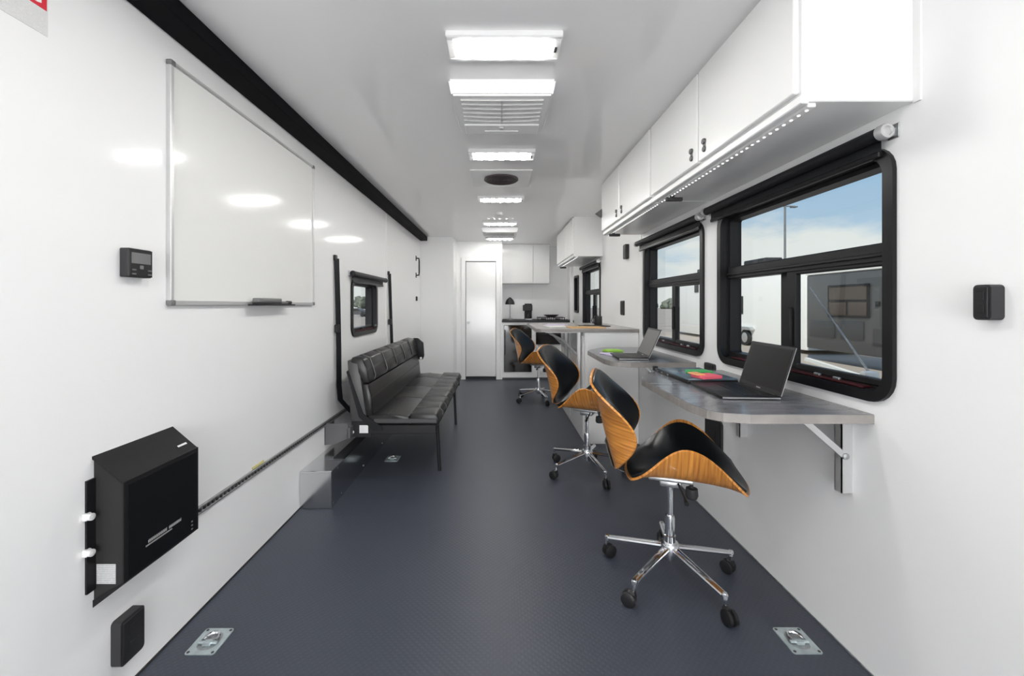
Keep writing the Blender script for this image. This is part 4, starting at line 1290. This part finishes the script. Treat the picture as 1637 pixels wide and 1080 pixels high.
bm = bmesh.new(); prism(bm, [(19.9, GZ + 0.80), (20.05, GZ + 0.90), (22.05, GZ + 0.90), (22.2, GZ + 0.80), (22.2, GZ + 0.76), (19.9, GZ + 0.76)], 'X', 11.78, 12.0); ob('mudguard', bm, ALU, t)
t = thing('shaded_trailer', 'trailer coloured dark as if in shade, with a black window, outside the nearest window', 'trailer', (12, 12.3, GZ))
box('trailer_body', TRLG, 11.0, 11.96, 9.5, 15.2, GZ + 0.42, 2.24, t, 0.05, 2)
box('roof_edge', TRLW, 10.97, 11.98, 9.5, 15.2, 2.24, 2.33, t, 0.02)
wf = box('side_window', BLKM, 10.95, 11.0, 12.57, 14.17, 0.80, 1.84, t, 0.02)
PANE2 = mat('dark_pane', (0.05, 0.035, 0.025), 0.1)
for a, b, c_, d_ in ((12.65, 13.32, 0.87, 1.28), (13.40, 14.09, 0.87, 1.28), (12.65, 14.09, 1.36, 1.76)):
    box('pane', PANE2, 10.94, 10.955, a, b, c_, d_, wf)
box('storage_hatch', TRLB, 10.96, 11.0, 12.8, 13.65, 0.12, 0.70, t, 0.06, 2)
box('storage_hatch', TRLB, 10.96, 11.0, 13.9, 15.0, 0.10, 0.66, t, 0.04, 2)
box('meter_box', TRLB, 10.92, 11.0, 12.12, 12.42, 0.08, 0.48, t, 0.01)
box('light_fitting', BLKP, 10.95, 11.0, 12.25, 12.38, 1.16, 1.30, t, 0.01)
for yy in (10.2, 11.1):
    bm = bmesh.new(); lathe(bm, [(0.0, -0.12), (0.28, -0.12), (0.38, -0.10), (0.38, 0.10), (0.0, 0.12)], (11.2, yy, GZ + 0.38), 20, 'X'); ob('wheel', bm, TYRE, t, smooth=True)
t = thing('white_kerb', 'white painted kerb on the lot in front of the shade-dark trailer', 'kerb', (10.2, 13.0, GZ))
bm = bmesh.new(); prism(bm, [(10.88, 14.9), (9.60, 11.1), (9.46, 11.14), (10.74, 14.94)], 'Z', GZ, GZ + 0.10); ob('kerb_stone', bm, KERB, t)
t = thing('lamp_post', 'tall lamp post with a short double arm behind the white trailer', 'lamp post', (20.2, 30, GZ))
bm = bmesh.new(); tube(bm, [(20.2, 30, GZ), (20.2, 30, 8.15)], [0.10, 0.065], 10); ob('pole', bm, POLE, t, smooth=True)
bm = bmesh.new(); tube(bm, [(19.5, 30.0, 8.15), (20.9, 30.0, 8.15)], 0.04, 8); ob('cross_arm', bm, POLE, t, smooth=True)
for s_ in (-1, 1): box('lamp_head', POLE, 20.2 + s_ * 0.62 - 0.2, 20.2 + s_ * 0.62 + 0.2, 29.85, 30.15, 8.05, 8.14, t, 0.02)
t = thing('stay_arm', 'thin silver stay arm slanting outside the nearest window', 'arm', (1.32, 1.50, 0.93))
STAY = mat('grey_painted_rod', (0.35, 0.35, 0.34), 0.6)
bm = bmesh.new(); tube(bm, [(1.318, 1.504, 0.950), (1.50, 1.887, 1.108)], 0.0042, 8); ob('stay_tube', bm, STAY, t, smooth=True)
bm = bmesh.new(); tube(bm, [(1.50, 1.887, 1.108), (1.72, 2.350, 1.299)], 0.0028, 8); ob('stay_rod', bm, STAY, t, smooth=True)
bm = bmesh.new(); bx(bm, XR + WT, XR + WT + 0.05, 1.488, 1.516, 0.925, 0.965, 0.006, 2); ob('stay_mount', bm, PLASW, t, smooth=True)


def tree(x, y, hgt, wd, label, grp):
    t = thing('tree', label, 'tree', (x, y, GZ), grp)
    bm = bmesh.new(); tube(bm, [(x, y, GZ), (x, y, GZ + hgt * 0.5)], [0.4, 0.2], 7); ob('trunk', bm, BARK, t)
    bm = bmesh.new()
    for k in range(9):
        a = random.uniform(0, 2 * PI); r_ = random.uniform(0, wd * 0.30)
        res = bmesh.ops.create_icosphere(bm, subdivisions=2, radius=wd * random.uniform(0.16, 0.30))
        for v in res['verts']:
            v.co *= random.uniform(0.80, 1.18)
            v.co.z *= 0.8
        bmesh.ops.translate(bm, verts=res['verts'], vec=(x + r_ * math.cos(a), y + r_ * math.sin(a), GZ + hgt * random.uniform(0.12, 0.72)))
    ob('crown', bm, LEAF, t)
for k in range(11):
    tree(-98 + 5.6 * k, 205 + (k % 2) * 7, random.uniform(6.0, 8.5), random.uniform(7.5, 8.5), 'hazy green tree in the distant row beyond the small left window', 'distant trees beyond the left window')
for k in range(4):
    tree(69 + 5.6 * k, 202 + (k % 2) * 7, random.uniform(5, 6.5), 7.5, 'hazy tree in the distance, seen low through the second right window', 'distant trees beyond the right window')
def car(x, y, m, label):
    t = thing('car', label, 'car', (x, y, GZ))
    bm = bmesh.new(); prism(bm, [(-2.1, 0.35), (-2.1, 0.75), (-1.3, 0.88), (-0.8, 1.38), (0.7, 1.38), (1.3, 0.92), (2.1, 0.80), (2.1, 0.35)], 'Y', -0.85, 0.85, 0.05)
    bmesh.ops.translate(bm, verts=bm.verts[:], vec=(x, y, GZ)); ob('car_body', bm, m, t, smooth=True)
    bm = bmesh.new(); prism(bm, [(-1.12, 0.92), (-0.74, 1.30), (0.64, 1.30), (1.08, 0.94)], 'Y', -0.87, 0.87)
    bmesh.ops.translate(bm, verts=bm.verts[:], vec=(x, y, GZ)); ob('side_glass', bm, SCRN, t)
    for dx in (-1.3, 1.3):
        for dy in (-0.8, 0.8):
            bm = bmesh.new(); lathe(bm, [(0, -0.1), (0.33, -0.1), (0.33, 0.1), (0, 0.1)], (x + dx, y + dy, GZ + 0.33), 16, 'Y'); ob('wheel', bm, TYRE, t)
car(-23.5, 70, CARR, 'small dark car parked far off beyond the small left window')
car(-20.0, 72, CARW, 'silver car parked far off beside the dark one')
